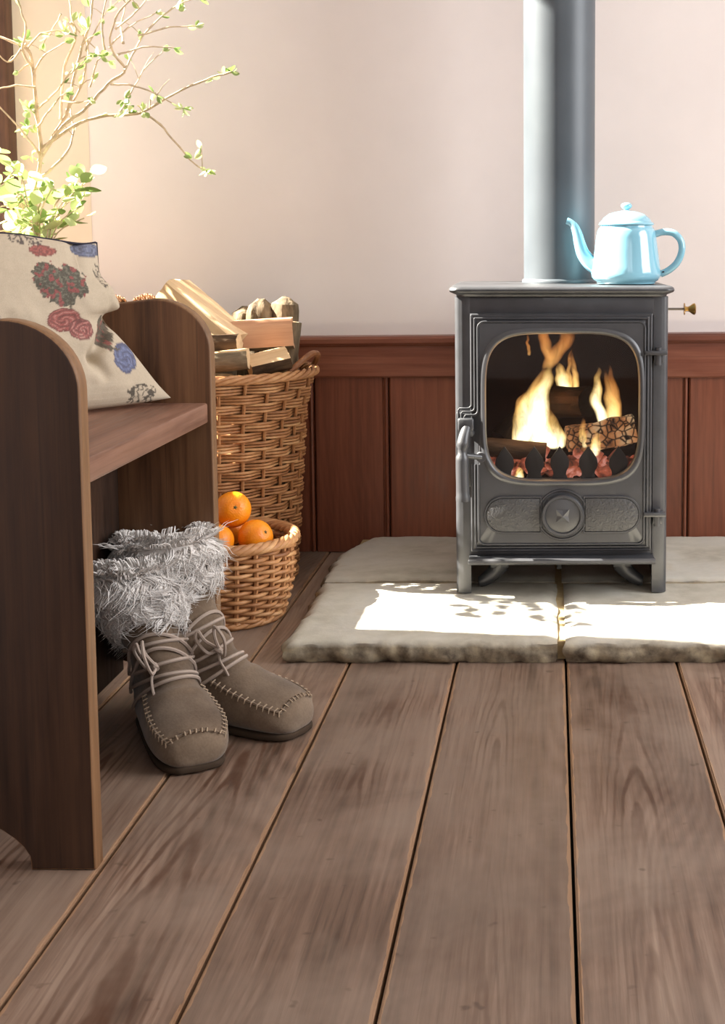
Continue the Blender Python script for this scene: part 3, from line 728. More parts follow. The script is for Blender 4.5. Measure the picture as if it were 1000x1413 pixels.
b = MB(); sp_ = catmull([(-0.0560, 0, 0.034), (-0.0700, 0, 0.042), (-0.0830, 0, 0.058), (-0.0900, 0, 0.078), (-0.0950, 0, 0.098), (-0.1010, 0, 0.112), (-0.1090, 0, 0.119), (-0.1150, 0, 0.1215)], 26)
b.tube(sp_, [0.0185-0.0118*min(1, (i/20))**0.8 for i in range(26)], 16); b.build('spout', 'enamel', tp, angle=60)
b = MB(); hd = catmull([(0.0550, 0, 0.0960), (0.0700, 0, 0.1000), (0.0900, 0, 0.0980), (0.1040, 0, 0.0840), (0.1065, 0, 0.0640), (0.0980, 0, 0.0420), (0.0820, 0, 0.0270), (0.0660, 0, 0.0195)], 30)
b.tube(hd, [0.0068]*30, 12, up=(0, 1, 0), flat=1.35); h = b.build('handle', 'enamel', tp, angle=60)
b = MB(); b.tube([(0.0690, -0.0085, 0.0235), (0.0735, -0.0092, 0.0240)], [0.0012, 0.0016], 6); b.build('enamel_chip', 'chip', h)

# ============================================================ BENCH
bench = thing('bench', 'dark wooden settle bench with rounded end panels at the left', 'bench', (-0.74, 1.66, 0))
bench_inv = Vector((0.74, -1.66, 0))
def end_panel(y0, y1, face):
    pr = [(-0.505, 0.0005), (-0.505, 0.535)]
    pr += [(-0.588+0.083*math.cos(R(a)), 0.535+0.078*math.sin(R(a))) for a in range(6, 91, 7)]
    pr += [(-0.64, 0.607), (-0.70, 0.596), (-0.78, 0.59), (-0.90, 0.60), (-0.965, 0.62), (-0.965, 0.0005), (-0.905, 0.0005)]
    pr += [(-0.740+0.165*math.cos(R(a)), 0.0005+0.075*math.sin(R(a))) for a in range(172, 7, -8)]
    pr += [(-0.577, 0.0005)]
    b = MB(); b.prism([(x+0.74, z) for x, z in pr], y0-1.66, y1-1.66, 0.004, 'XZ', seg=3)
    o = b.build('end_panel', [face, 'bench_edge'], bench, angle=35)   # rim lighter all round: rubbed varnish plus painted-in light on the edges
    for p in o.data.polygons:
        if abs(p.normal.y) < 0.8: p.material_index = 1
    return o
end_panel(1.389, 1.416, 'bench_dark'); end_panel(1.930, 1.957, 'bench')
b = MB(); b.box(-0.965+0.74, -0.511+0.74, 1.4165-1.66, 1.9295-1.66, 0.428, 0.458, 0.003); b.build('seat_board', 'bench_seat', bench)
b = MB(); b.box(-0.668+0.74, -0.648+0.74, 1.4165-1.66, 1.9295-1.66, 0.05, 0.4275, 0.002); b.build('front_board', 'bench_dark', bench)
b = MB(); b.box(-0.985+0.74, -0.966+0.74, 1.389-1.66, 1.957-1.66, 0.05, 0.60, 0.003); b.build('back_board', 'bench', bench)

# ============================================================ CUSHION
nrm = Vector((0.746, -0.641, 0.180)); cu = Vector((0.652, 0.758, 0)); cv = Vector((-0.1366, 0.1175, 0.9835))
P0 = Vector((-0.56, 1.92, 0.461)) - nrm*0.016
right_edge = catmull([(-0.004, 0.006, 0), (-0.026, 0.032, 0), (-0.060, 0.080, 0), (-0.094, 0.122, 0), (-0.094, 0.134, 0), (-0.071, 0.143, 0), (-0.082, 0.168, 0), (-0.094, 0.190, 0), (-0.092, 0.238, 0)], 240)
def redge(t): return right_edge[min(239, max(0, int(round(t*239))))]
top_edge = catmull([(-0.420, 0.262, 0), (-0.330, 0.247, 0), (-0.226, 0.250, 0), (-0.169, 0.243, 0), (-0.118, 0.236, 0), (-0.092, 0.238, 0)], 200)
def tedge(s): return top_edge[min(199, max(0, int(round(s*199))))]
def bedge(s): return Vector((-0.44+(0.436)*s, 0.0+0.006*s**6, 0))
def ledge(t): return Vector((-0.44+0.02*t, 0.262*t, 0))
def coons(s, t):
    a = bedge(s)*(1-t)+tedge(s)*t; c = ledge(t)*(1-s)+redge(t)*s
    d = bedge(0)*(1-s)*(1-t)+bedge(1)*s*(1-t)+tedge(0)*(1-s)*t+tedge(1)*s*t
    return a+c-d
def seg_d(u, h, a, b2):
    ax, ay = a; bx, by = b2; dx, dy = bx-ax, by-ay; t = max(0, min(1, ((u-ax)*dx+(h-ay)*dy)/(dx*dx+dy*dy)))
    return math.hypot(u-ax-dx*t, h-ay-dy*t), t
LIN = Vector(srgb(192, 177, 155)[:3])
C_ = lambda *a: Vector(srgb(*a)[:3])
def wig(u, h, sc, o): return nz((u, h, o), sc)
def prints(u, h):
    """colours woven into the linen: little trees in pots, round blooms and sprigs"""
    c = LIN*(1+0.05*nz((u*1, h*1, 0), 260)+0.05*nz((u, h, 2), 30))
    def inside(cu_, ch, ru, rh, rot=0.0, edge=0.18, esc=160, o=0.0):
        du, dh = (u-cu_)/ru, (h-ch)/rh
        if abs(du) > 1.8 or abs(dh) > 1.8: return 9.0
        x = du*math.cos(rot)-dh*math.sin(rot); y = du*math.sin(rot)+dh*math.cos(rot)
        return math.hypot(x, y)+edge*nz((u, h, o), esc)
    # topiary tree, leaves with red blooms
    d = min(inside(-0.190, 0.180, 0.024, 0.026, 0, 0.30, 170, 3), inside(-0.155, 0.178, 0.022, 0.024, 0, 0.30, 170, 4), inside(-0.176, 0.168, 0.026, 0.025, 0, .3, 170, 5))
    if d < 1:
        g = nz((u, h, 5), 125)
        c = C_(46, 50, 46) if nz((u*0.6, h, 9), 330) > -0.12 else C_(92, 92, 82)
        if g > 0.16: c = C_(132, 46, 56) if nz((u, h, 6), 300) > -0.2 else C_(88, 34, 42)
    if abs(u+0.166-0.1*(h-0.14)) < 0.0016 and 0.120 < h < 0.150: c = C_(60, 58, 50)
    def bloom(cu_, ch, ru, rh, rot, base, dark, pale, o):
        nonlocal c
        d = inside(cu_, ch, ru, rh, rot, 0.10, 120, o)
        if d < 1:
            r = math.sin(d*16+4*nz((u, h, o), 90)+2.5*math.atan2(h-ch, (u-cu_)*0.6))
            c = base*(1.0) if r > -0.3 else dark
            if r > 0.93: c = base*0.5+pale*0.5
            if d > 0.9: c = dark
    bloom(-0.178, 0.124, 0.026, 0.016, 0.25, C_(150, 68, 70), C_(108, 42, 48), C_(206, 160, 148), 1)
    bloom(-0.152, 0.110, 0.020, 0.015, 0.6, C_(150, 74, 76), C_(104, 42, 50), C_(214, 172, 158), 2)
    bloom(-0.186, 0.223, 0.021, 0.0085, 0.55, C_(148, 66, 66), C_(112, 46, 50), C_(176, 96, 90), 3)
    bloom(-0.114, 0.226, 0.024, 0.011, 0.75, C_(96, 108, 140), C_(64, 74, 104), C_(140, 150, 172), 4)
    bloom(-0.081, 0.068, 0.021, 0.022, 0.2, C_(82, 98, 142), C_(56, 68, 108), C_(132, 146, 182), 5)
    bloom(-0.300, 0.120, 0.036, 0.024, 0.2, C_(82, 98, 142), C_(56, 68, 108), C_(132, 146, 182), 6)
    def sprig(cu_, ch, ru, rh, rot, base, o, th=0.10):
        nonlocal c
        d = inside(cu_, ch, ru, rh, rot, 0.35, 110, o)
        if d < 1:
            q = abs(nz((u*0.65, h, o), 190)); q2 = nz((u*0.65, h, o+5), 120)
            if q < th: c = base
            elif q2 > 0.25: c = c*0.72
    sprig(-0.203, 0.241, 0.028, 0.009, 0.35, C_(66, 58, 62), 1, 0.16)
    sprig(-0.104, 0.188, 0.010, 0.019, 0, C_(72, 66, 62), 2, 0.13)
    sprig(-0.058, 0.015, 0.025, 0.014, -0.3, C_(46, 42, 40), 3, 0.14)
    sprig(-0.330, 0.200, 0.030, 0.024, 0, C_(60, 56, 52), 4, 0.14)
    # dark leaf sprig with red flower by the fold
    d = inside(-0.108, 0.106, 0.014, 0.025, 0.2, 0.45, 120, 12)
    if d < 1: c = C_(70, 62, 54) if nz((u, h, 8), 170) > -0.1 else (C_(140, 66, 66) if nz((u, h, 9), 120) > 0 else C_(104, 92, 78))
    if seg_d(u, h, (-0.108, 0.085), (-0.088, 0.080))[0] < 0.0016: c = C_(66, 60, 54)
    return (c[0], c[1], c[2], 1)
NU, NV = 210, 150
b = MB(); cols = []
for side in (1, -1):
    for j in range(NV):
        for i in range(NU):
            s, t = i/(NU-1), j/(NV-1); q = coons(s, t)
            e = max(0, 16*s*(1-s)*t*(1-t)); bul = 0.044*e**0.55 if side > 0 else 0.040*e**0.6
            rim = min(1, 7*min(s, 1-s, t, 1-t))
            if side > 0:
                d, tt = seg_d(q.x, q.y, (-0.090, 0.128), (-0.134, 0.072)); bul -= 0.030*math.exp(-(d/0.011)**2)*(1-0.55*tt)*min(1, 0.25+rim)
                d, tt = seg_d(q.x, q.y, (-0.134, 0.072), (-0.118, 0.046)); bul -= 0.014*math.exp(-(d/0.009)**2)*(1-tt*0.6)
                d, tt = seg_d(q.x, q.y, (-0.128, 0.236), (-0.148, 0.196)); bul -= 0.010*math.exp(-(d/0.010)**2)*(1-tt)
                d, tt = seg_d(q.x, q.y, (-0.098, 0.165), (-0.170, 0.150)); bul += 0.010*math.exp(-(d/0.018)**2)*(1-tt)
                bul += rim*(0.0035*nz((q.x, q.y, 0), 24)+0.0015*nz((q.x, q.y, 4), 60))
            b.v.append(P0+cu*q.x+cv*q.y+nrm*(0.018+side*bul))
            cols.append(prints(q.x, q.y))
for k, flip in ((0, False), (NU*NV, True)):
    for j in range(NV-1):
        for i in range(NU-1):
            f = (k+j*NU+i, k+j*NU+i+1, k+(j+1)*NU+i+1, k+(j+1)*NU+i); b.f.append(f[::-1] if flip else f)
b.mi = [0]*len(b.f); b.attrs = {'Col': cols}
m = NT('printed_linen'); at = m.add('ShaderNodeAttribute', attribute_name='Col'); v = m.coords()
wv = m.noise(m.coords((1, 1, 1)), 900, 2); m.base(m.mix(0.18, at.outputs['Color'], m.ramp(wv, [(0.3, srgb(150, 136, 116)), (0.7, srgb(215, 202, 182))])), 0.9, spec=0.1)
m.bump(wv, 0.25, 0.0008); M['linen'] = m.m
cush = thing('cushion', 'cream linen cushion printed with little trees and flowers on the bench', 'cushion', P0)
o = b.build('cover', 'linen', cush, recalc=False, angle=80); o.location = -P0
M['piping'] = plain('navy_piping', srgb(48, 46, 58), 0.8, spec=0.2)
b = MB(); loop = [coons(i/60, 1) for i in range(61)]+[coons(1, 1-i/60) for i in range(1, 22)]
b.tube([cu*q.x+cv*q.y+nrm*0.018 for q in loop], 0.0018, 6); b.build('piping', 'piping', cush)

# ============================================================ BOOTS
m = NT('suede'); v = m.coords()
n1 = m.noise(v, 14, 4, 0.6); n2 = m.noise(v, 320, 2)
m.base(m.ramp(m.math('MULTIPLY_ADD', n1, 0.75, m.math('MULTIPLY', n2, 0.25)), [(0.32, srgb(88, 72, 58)), (0.68, srgb(130, 112, 94))]), 0.95, spec=0.1)
m.bsdf.inputs['Sheen Weight'].default_value = 0.25; m.bump(n2, 0.25, 0.001); M['suede'] = m.m
M['sole'] = plain('dark_sole', srgb(66, 54, 44), 0.9, spec=0.1)
M['stitch'] = plain('pale_stitching', srgb(172, 152, 130), 0.9, spec=0.1)
M['lace'] = plain('suede_lace', srgb(172, 156, 144), 0.9, spec=0.1)
m = NT('shaggy_fur'); oi = m.add('ShaderNodeAttribute', attribute_name='tone')
m.base(m.ramp(oi.outputs['Fac'], [(0.0, srgb(160, 150, 142)), (0.5, srgb(216, 209, 203)), (1.0, srgb(240, 236, 232))]), 0.8, spec=0.2)
M['fur'] = m.m
RINGS = [  # front/top point (x,z), back/bottom point (x,z), half width
 ((.130, .028), (.130, .022), .012), ((.1265, .043), (.128, .010), .030), ((.112, .056), (.114, .006), .044), ((.086, .067), (.082, .006), .0515),
 ((.056, .078), (.030, .006), .0505), ((.032, .090), (-.035, .006), .045), ((.014, .104), (-.090, .006), .0415), ((.002, .122), (-.116, .022), .0405),
 ((-.004, .144), (-.119, .060), .0415), ((-.008, .170), (-.117, .108), .044), ((-.010, .198), (-.118, .158), .047), ((-.012, .226), (-.120, .206), .049), ((-.014, .243), (-.122, .235), .050)]
def boot_pt(i, a, off=0.0, lean=(0, 0)):
    """surface point: i runs along the rings from toe (0) to cuff (12), a is the angle round the ring (0 = top/front)"""
    i = max(0, min(len(RINGS)-1.0001, i)); k = int(i); u = i-k
    def get(j):
        j = max(0, min(len(RINGS)-1, j)); r = RINGS[j]; return Vector((r[0][0], r[0][1], r[1][0])), Vector((r[1][1], r[2], 0))
    pts = [get(k-1), get(k), get(k+1), get(k+2)]
    def cr(q): p0, p1, p2, p3 = [p[q] for p in pts]; return 0.5*((2*p1)+(p2-p0)*u+(2*p0-5*p1+4*p2-p3)*u*u+(3*p1-p0-3*p2+p3)*u**3)
    A = cr(0); B = cr(1)
    T = Vector((A.x, 0, A.y)); Bt = Vector((A.z, 0, B.x)); w = B.y
    c = (T+Bt)/2; h = (T-Bt)/2; foot = max(0, min(1, (7-i)/2))
    ca, sa = math.cos(a), math.sin(a)
    ex = 1.0-0.42*foot if ca < 0 else 1.0-0.08*foot
    lat = math.copysign(abs(sa)**ex, sa)*w
    up = math.copysign(abs(ca)**(1.0-0.25*foot if ca < 0 else 1.0), ca)
    p = c+h*up+Vector((0, lat, 0))
    if off:
        d = (h.normalized()*ca+Vector((0, sa, 0))); p = p+d*off
    s = max(0, p.z-0.10)
    return p+Vector((lean[0]*s, lean[1]*s, (lean[2] if len(lean) > 2 else 0.0)*s))
def make_boot(label, loc, ang, lean, seed, nfur, deep=2.35):
    rnd = random.Random(seed)
    root = thing('slipper_boot', label, 'boot', loc, (0, 0, ang), 'pair of suede slipper boots')
    # suede upper
    b = MB(); NI, NA = 66, 44
    for i in range(NI):
        t = 12*i/(NI-1)
        for j in range(NA):
            a = 2*math.pi*j/NA; wr = 0.0
            if 4.5 < t < 9.5: wr = 0.0028*nz((t*1.3, math.cos(a)*1.1, math.sin(a)*1.1), 1.6, seed)*math.sin((t-4.5)/5*math.pi)+0.0016*math.sin(t*5.5+1.5*math.cos(a))*max(0, math.cos(a))
            if 1.0 < t < 5: wr += 0.0025*max(0, -abs(abs(a if a < math.pi else 2*math.pi-a)-1.0)+0.35)*2
            b.v.append(boot_pt(t, a, wr, lean))
    for i in range(NI-1):
        for j in range(NA): b.f.append((i*NA+j, i*NA+(j+1) % NA, (i+1)*NA+(j+1) % NA, (i+1)*NA+j))
    b.f.append(tuple(range(NA))); b.mi = [0]*len(b.f)
    b.build('upper', 'suede', root, angle=80)
    # sole
    outl = []
    for t in [0.15+6.6*k/30 for k in range(31)]:
        p = boot_pt(t, math.pi/2+0.55, 0); outl.append((p.x, abs(p.y)-0.001))
    outl = [(x, y) for x, y in outl if y > 0.006]
    hx = outl[-1][0]
    heel = [(hx-0.026*math.sin(R(k)), outl[-1][1]*math.cos(R(k))) for k in range(15, 90, 15)]
    half = [(0.1325, 0.001)]+outl+heel
    poly = half+[(x, -y) for x, y in reversed(half[1:])]
    b = MB(); b.prism(poly, 0.0005, 0.010, 0.003, 'XY'); b.build('sole', 'sole', root, angle=60)
    # moccasin seam and its stitches
    path = [(5.6-3.9*k/26, 1.08-0.04*k/26) for k in range(27)]
    path += [(1.70-0.10*math.sin(math.pi*k/20), 1.04*math.cos(math.pi*k/20)) for k in range(1, 20)]
    path += [(1.70+3.9*k/26, -1.04-0.04*k/26) for k in range(27)]
    pts = [boot_pt(i, a, 0.0015, lean) for i, a in path]
    b = MB(); b.tube(pts, 0.0022, 6); b.build('toe_seam', 'suede', root)
    b = MB()
    acc = 0.0
    for k in range(1, len(pts)-1):
        acc += (pts[k]-pts[k-1]).length
        if acc > 0.0062:
            acc = 0; i, a = path[k]; tang = (pts[k+1]-pts[k-1]).normalized()
            q = boot_pt(i, a, 0.0045, lean); nn_ = (q-pts[k]).normalized(); cr = tang.cross(nn_).normalized()
            b.tube([pts[k]-cr*0.0055-nn_*0.0006+tang*0.001, q+nn_*0.0004, pts[k]+cr*0.0055-nn_*0.0006-tang*0.001], 0.0011, 5)
    b.build('stitching', 'stitch', root)
    # laces wound round the ankle, knot, loops, hanging ends
    b = MB()
    for i0, i1, ph in ((5.8, 7.8, 0.0), (7.6, 6.0, 0.5), (6.6, 8.8, 0.2), (8.4, 7.0, 0.4), (5.4, 6.6, 0.3), (7.9, 9.2, 0.1)):
        b.tube([boot_pt(i0+(i1-i0)*(0.5+0.5*math.sin(a*1.0-math.pi/2+ph)), a, 0.003, lean) for a in [-1.9+3.8*k/24 for k in range(25)]], 0.0027, 6)
    kn = boot_pt(6.5, -0.42, 0.006, lean)
    b.tube([kn+Vector((-0.004, -0.003, 0.002)), kn+Vector((0.004, -0.001, -0.003))], [0.005, 0.005], 8)
    for dx, dy, dz in ((0.008, -0.020, 0.040), (-0.020, -0.022, 0.030)):
        P = [kn, kn+Vector((dx*0.6, dy*0.8, dz*0.55)), kn+Vector((dx, dy, dz)), kn+Vector((dx*1.7+0.012, dy*1.1, dz*0.6)), kn+Vector((dx*1.0+0.008, dy*0.5, -0.004)), kn]
        b.tube(catmull(P, 24), 0.0025, 6)
    b.tube(catmull([kn, kn+Vector((0.006, -0.008, -0.012)), kn+Vector((0.018, -0.010, -0.026)), kn+Vector((0.022, -0.008, -0.036))], 12), 0.0020, 6)
    kt = boot_pt(8.2, 1.75, 0.004, lean)
    gz = 0.030
    b.tube(catmull([kt, kt+Vector((-0.004, 0.016, -0.012)), kt+Vector((-0.006, 0.028, -0.045)), kt+Vector((0.004, 0.034, -0.078)), kt+Vector((0.016, 0.026, -(kt.z-gz)))], 16), 0.0022, 6)
    b.build('lace', 'lace', root)
    # fur cuff: padded roll under shaggy tapered locks
    b = MB(); tone = []
    NJ, NK = 48, 16
    def cuff(a, t, o=0.0):
        i = 12.0-deep*t
        off = 0.004+0.013*math.sin(math.pi*min(1, max(0.0, t*0.92+0.10)))**0.7
        return boot_pt(i, a, off+o, lean)
    for k in range(NK):
        t = k/(NK-1)
        for j in range(NJ):
            a = 2*math.pi*j/NJ; b.v.append(cuff(a, t, 0.004*nz((math.cos(a)*3, math.sin(a)*3, t*4), 1, seed))); tone.append(0.5)
    for k in range(NK-1):
        for j in range(NJ): b.f.append((k*NJ+j, k*NJ+(j+1) % NJ, (k+1)*NJ+(j+1) % NJ, (k+1)*NJ+j))
    base_i = len(b.v)
    # inner lining of the cuff mouth
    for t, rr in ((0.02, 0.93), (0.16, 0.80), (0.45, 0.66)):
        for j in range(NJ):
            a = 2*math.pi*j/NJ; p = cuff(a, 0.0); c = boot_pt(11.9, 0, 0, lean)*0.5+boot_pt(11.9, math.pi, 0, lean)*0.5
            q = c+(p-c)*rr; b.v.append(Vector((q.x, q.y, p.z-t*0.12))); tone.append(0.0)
    for k in range(2):
        for j in range(NJ): b.f.append((base_i+k*NJ+j, base_i+k*NJ+(j+1) % NJ, base_i+(k+1)*NJ+(j+1) % NJ, base_i+(k+1)*NJ+j))
    for j in range(NJ): b.f.append((j, (j+1) % NJ, base_i+(j+1) % NJ, base_i+j))
    b.f.append(tuple(base_i+2*NJ+j for j in range(NJ)))
    b.mi = [0]*len(b.f); before = len(b.v)
    def lock(a, t, L, r, curl, tn, sway=0.0):
        p = cuff(a, t, -0.003); q = cuff(a, t, 0.004); n_ = (q-p).normalized()
        down = (cuff(a, min(1, t+0.05))-cuff(a, max(0, t-0.05))).normalized()
        side = n_.cross(down).normalized()
        fld = nz((math.cos(a)*2.2, math.sin(a)*2.2, t*3), 1.3, seed+4)*2.2
        g = (down*(0.85)+side*(fld*0.5+sway*0.6)).normalized()
        if t < 0.08: g = (g*0.5-Vector((0, 0, -0.7))*0.8).normalized()
        P = [p, p+n_*L*0.30+g*L*0.15, p+n_*L*0.42+g*L*0.50+side*curl*L*0.3, p+n_*L*0.36+g*L*0.85+side*curl*L*0.1, p+n_*L*(0.42+0.25*rnd.random())+g*L*1.05-side*curl*L*0.35]
        n0 = len(b.v); b.tube(P, [r, r*0.95, r*0.7, r*0.42, r*0.08], 4, caps=False)
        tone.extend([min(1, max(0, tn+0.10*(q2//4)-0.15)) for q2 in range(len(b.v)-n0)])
    for k in range(nfur//8):    # woolly tufts: strands that share a curl and gather towards the tip
        a0 = rnd.uniform(0, 2*math.pi); t0 = rnd.random()**0.9; cu_ = rnd.uniform(-1.5, 1.5); L0 = rnd.uniform(0.015, 0.029); tn0 = rnd.uniform(0.5, 0.95); sw = rnd.uniform(-1.6, 1.6)
        for q in range(11):
            lock(a0+rnd.gauss(0, 0.07), min(1, max(0, t0+rnd.gauss(0, 0.035))), L0*rnd.uniform(0.85, 1.1), rnd.uniform(0.0010, 0.0019), cu_+rnd.gauss(0, 0.12), tn0+rnd.gauss(0, 0.08), sw)
    for k in range(190):        # tufts standing round the mouth of the cuff
        a0 = rnd.uniform(0, 2*math.pi); L0 = rnd.uniform(0.014, 0.029); tn0 = rnd.uniform(0.5, 0.95); o0 = Vector((rnd.uniform(-1, 1), rnd.uniform(-1, 1), rnd.uniform(-0.3, 0.9))).normalized(); t0 = rnd.uniform(0.0, 0.16)
        for q in range(10):
            a1 = a0+rnd.gauss(0, 0.09); p = cuff(a1, t0, -0.005); c0 = boot_pt(11.9, 0, 0, lean)*0.5+boot_pt(11.9, math.pi, 0, lean)*0.5
            inw = (c0-p); inw.z = 0; inw.normalize(); g = (o0*0.7+inw*(0.5-5.5*t0+rnd.uniform(-0.3, 0.3))+Vector((0, 0, 0.30))).normalized()
            n0 = len(b.v); b.tube([p, p+g*L0*0.35+Vector((0, 0, 0.006)), p+g*L0*0.75+Vector((0, 0, 0.006)), p+g*L0], [0.0018, 0.0016, 0.0011, 0.0002], 4, caps=False)
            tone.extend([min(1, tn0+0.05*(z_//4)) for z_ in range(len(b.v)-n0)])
    for k in range(nfur//14):   # stray wisps
        a = rnd.uniform(0, 2*math.pi); t = rnd.random()
        lock(a, t, rnd.uniform(0.028, 0.042), rnd.uniform(0.0008, 0.0013), rnd.uniform(-1.6, 1.6), rnd.uniform(0.5, 1.0))
    b.attrs = {'tone': tone}
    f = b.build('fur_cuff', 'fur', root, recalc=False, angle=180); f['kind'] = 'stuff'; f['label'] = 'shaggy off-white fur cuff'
    return root
make_boot('suede slipper boot with shaggy fur cuff, nearer one, toe towards the viewer', (-0.528, 1.772, 0.0004), R(-60), (-0.30, -0.25, -0.08), 3, 3200, 2.8)
make_boot('suede slipper boot with shaggy fur cuff, farther one, toe pointing right', (-0.470, 1.846, 0.0004), R(-24), (-0.34, 0.0, 0.13), 11, 2600)

# ============================================================ WICKER
m = NT('willow'); v = m.coords(); tn = m.add('ShaderNodeAttribute', attribute_name='tone')
n1 = m.noise(v, 60, 3)
c = m.ramp(m.math('MULTIPLY_ADD', n1, 0.5, m.math('MULTIPLY', tn.outputs['Fac'], 0.6)), [(0.25, srgb(124, 78, 46)), (0.55, srgb(176, 124, 80)), (0.85, srgb(210, 164, 116))])
m.base(c, 0.5, spec=0.4); M['willow'] = m.m
def basket(name, label, group, cx, cy, prof, Hh, nst, rows, sr, band, strand, rim_r, seed, ell=1.0):
    """prof(t)->radius, t 0..1 of height Hh; weavers pass in front of and behind the upright stakes"""
    rnd = random.Random(seed)
    root = thing(name, label, 'basket', (cx, cy, 0.0008))
    b = MB(); tone = []
    seg = nst*5
    for r in range(rows):
        z = 0.006+(Hh-0.02)*r/(rows-1); ph = (r//band) % 2; tn_ = rnd.random(); tv = rnd.uniform(-0.001, 0.001)
        pts = []
        for s in range(seg):
            a = 2*math.pi*s/seg; k = a*nst/(2*math.pi)
            off = strand*math.cos(math.pi*(k+ph))
            R0 = prof(z/Hh)+off*1.0+tv*0.4
            pts.append((R0*math.cos(a), R0*ell*math.sin(a), z+0.0012*nz((a*3, r, seed), 1.0)))
        n0 = len(b.v); b.tube(pts, sr*rnd.uniform(0.9, 1.08), 5, True, mi=0, up=(0, 0, 1)); 
        for q in range(len(b.v)-n0): tone.append(min(1, max(0, 0.5+0.5*nz((q/5/seg*14, r*3.7, seed), 1.0)+0.3*(tn_-0.5))))
    b.attrs = {'tone': tone}
    w = b.build('woven_side', 'willow', root, recalc=False, angle=180); w['kind'] = 'stuff'
    for k in range(nst):
        a = 2*math.pi*k/nst
        s = MB(); s.tube([((prof(t)+0.0)*math.cos(a), (prof(t)+0.0)*ell*math.sin(a), 0.002+t*(Hh-0.004)) for t in [q/9 for q in range(10)]], sr*1.15, 6)
        s.attrs = {'tone': [0.45]*len(s.v)}; s.build('stake', 'willow', root)
    # rolled border of overlapping rods
    s = MB(); nb = 5
    for q in range(nb):
        pts = []; turns = 9
        for i in range(150):
            a = 2*math.pi*i/150; ha = a*turns+2*math.pi*q/nb
            R0 = prof(1.0)+0.004+rim_r*math.cos(ha)
            pts.append((R0*math.cos(a), R0*ell*math.sin(a), Hh+rim_r*0.75*math.sin(ha)))
        s.tube(pts, sr*1.45, 6, True)
    s.attrs = {'tone': [0.55+0.4*nz((i*0.002, 0, seed), 1) for i in range(len(s.v))]}
    s.build('rim', 'willow', root, recalc=False, angle=180)
    s = MB(); s.lathe([(0.001, 0.004), (prof(0)*0.99, 0.004), (prof(0)*0.99, 0.012), (0.001, 0.012)], 40); s.attrs = {'tone': [0.3]*len(s.v)}
    s.build('base', 'willow', root)
    # foot border
    s = MB()
    for q in range(3):
        s.tube([((prof(0)+0.002+0.004*math.cos(a*8+2.1*q))*math.cos(a), (prof(0)+0.002+0.004*math.cos(a*8+2.1*q))*ell*math.sin(a), 0.007+0.003*math.sin(a*8+2.1*q)) for a in [2*math.pi*i/110 for i in range(110)]], sr*1.2, 5, True)
    s.attrs = {'tone': [0.5]*len(s.v)}; s.build('foot_rim', 'willow', root, recalc=False, angle=180)
    return root
LBX, LBY = -0.712, 2.685
lb = basket('log_basket', 'tall round wicker basket heaped with split firewood behind the bench', None, LBX, LBY,
            lambda t: 0.172+0.030*t+0.012*max(0, t-0.82)/0.18, 0.432, 26, 66, 0.0030, 3, 0.0068, 0.0085, 5)
s = MB(); s.tube(catmull([(0.175, -0.085, 0.425), (0.205, -0.060, 0.455), (0.222, -0.020, 0.470), (0.225, 0.03, 0.462), (0.205, 0.065, 0.43)], 20), 0.0065, 8)
s.attrs = {'tone': [0.05]*len(s.v)}; s.build('handle', 'willow', lb)
OBX, OBY = -0.612, 2.392
ob = basket('fruit_basket', 'small round wicker basket holding oranges on the floor', None, OBX, OBY,
            lambda t: 0.098+0.026*math.sin(math.pi*0.62*min(1, t+0.12))+0.004*t, 0.150, 22, 17, 0.0040, 1, 0.0058, 0.0072, 9)
# oranges
m = NT('orange_peel'); v = m.coords((1, 1, 1), 3.0)
m.base(m.ramp(m.noise(v, 16, 3), [(0.3, srgb(236, 128, 12)), (0.7, srgb(250, 156, 26))]), 0.38, spec=0.45)
pit = m.add('ShaderNodeTexVoronoi'); pit.inputs['Scale'].default_value = 330; m.link(v, pit.inputs['Vector']); m.bump(pit.outputs['Distance'], 0.35, 0.0010)
m.bsdf.inputs['Subsurface Weight'].default_value = 0.08; m.bsdf.inputs['Subsurface Radius'].default_value = (0.01, 0.004, 0.001); M['orange'] = m.m
M['calyx'] = plain('orange_calyx', srgb(92, 84, 40), 0.8)
def orange(label, x, y, z, r, rot):
    t = thing('orange', label, 'orange', (x, y, z), rot, 'oranges in the small basket')
    b = MB(); pr = []
    for k in range(25):
        a = -math.pi/2+math.pi*k/24; rr = r*math.cos(a); zz = r*0.96*math.sin(a)
        if k > 21: zz -= 0.0022*(k-21)/3
        pr.append((max(rr, 0.0004), zz))
    b.lathe(pr, 36); b.build('peel', 'orange', t, angle=80)
    b = MB(); b.v = [(0.0042*(1 if k % 2 == 0 else 0.55)*math.cos(2*math.pi*k/10), 0.0042*(1 if k % 2 == 0 else 0.55)*math.sin(2*math.pi*k/10), r*0.96-0.0018) for k in range(10)]+[(0, 0, r*0.96-0.0002)]
    b.f = [(k, (k+1) % 10, 10) for k in range(10)]; b.mi = [0]*10; b.build('calyx', 'calyx', t)
    return t
orange('topmost orange in the small basket', -0.590, 2.385, 0.204, 0.0335, (R(72), R(8), R(20)))
orange('orange at the front of the small basket, partly hidden by the bench', -0.608, 2.335, 0.1555, 0.031, (R(40), R(-20), 0))
orange('right-hand orange in the small basket', -0.546, 2.372, 0.155, 0.0325, (R(30), R(60), 0))
orange('orange at the back of the small basket below the topmost', -0.606, 2.430, 0.158, 0.032, (0, 0, 0))
orange('orange deep in the left of the small basket behind the bench', -0.655, 2.385, 0.156, 0.032, (0, 0, 0))

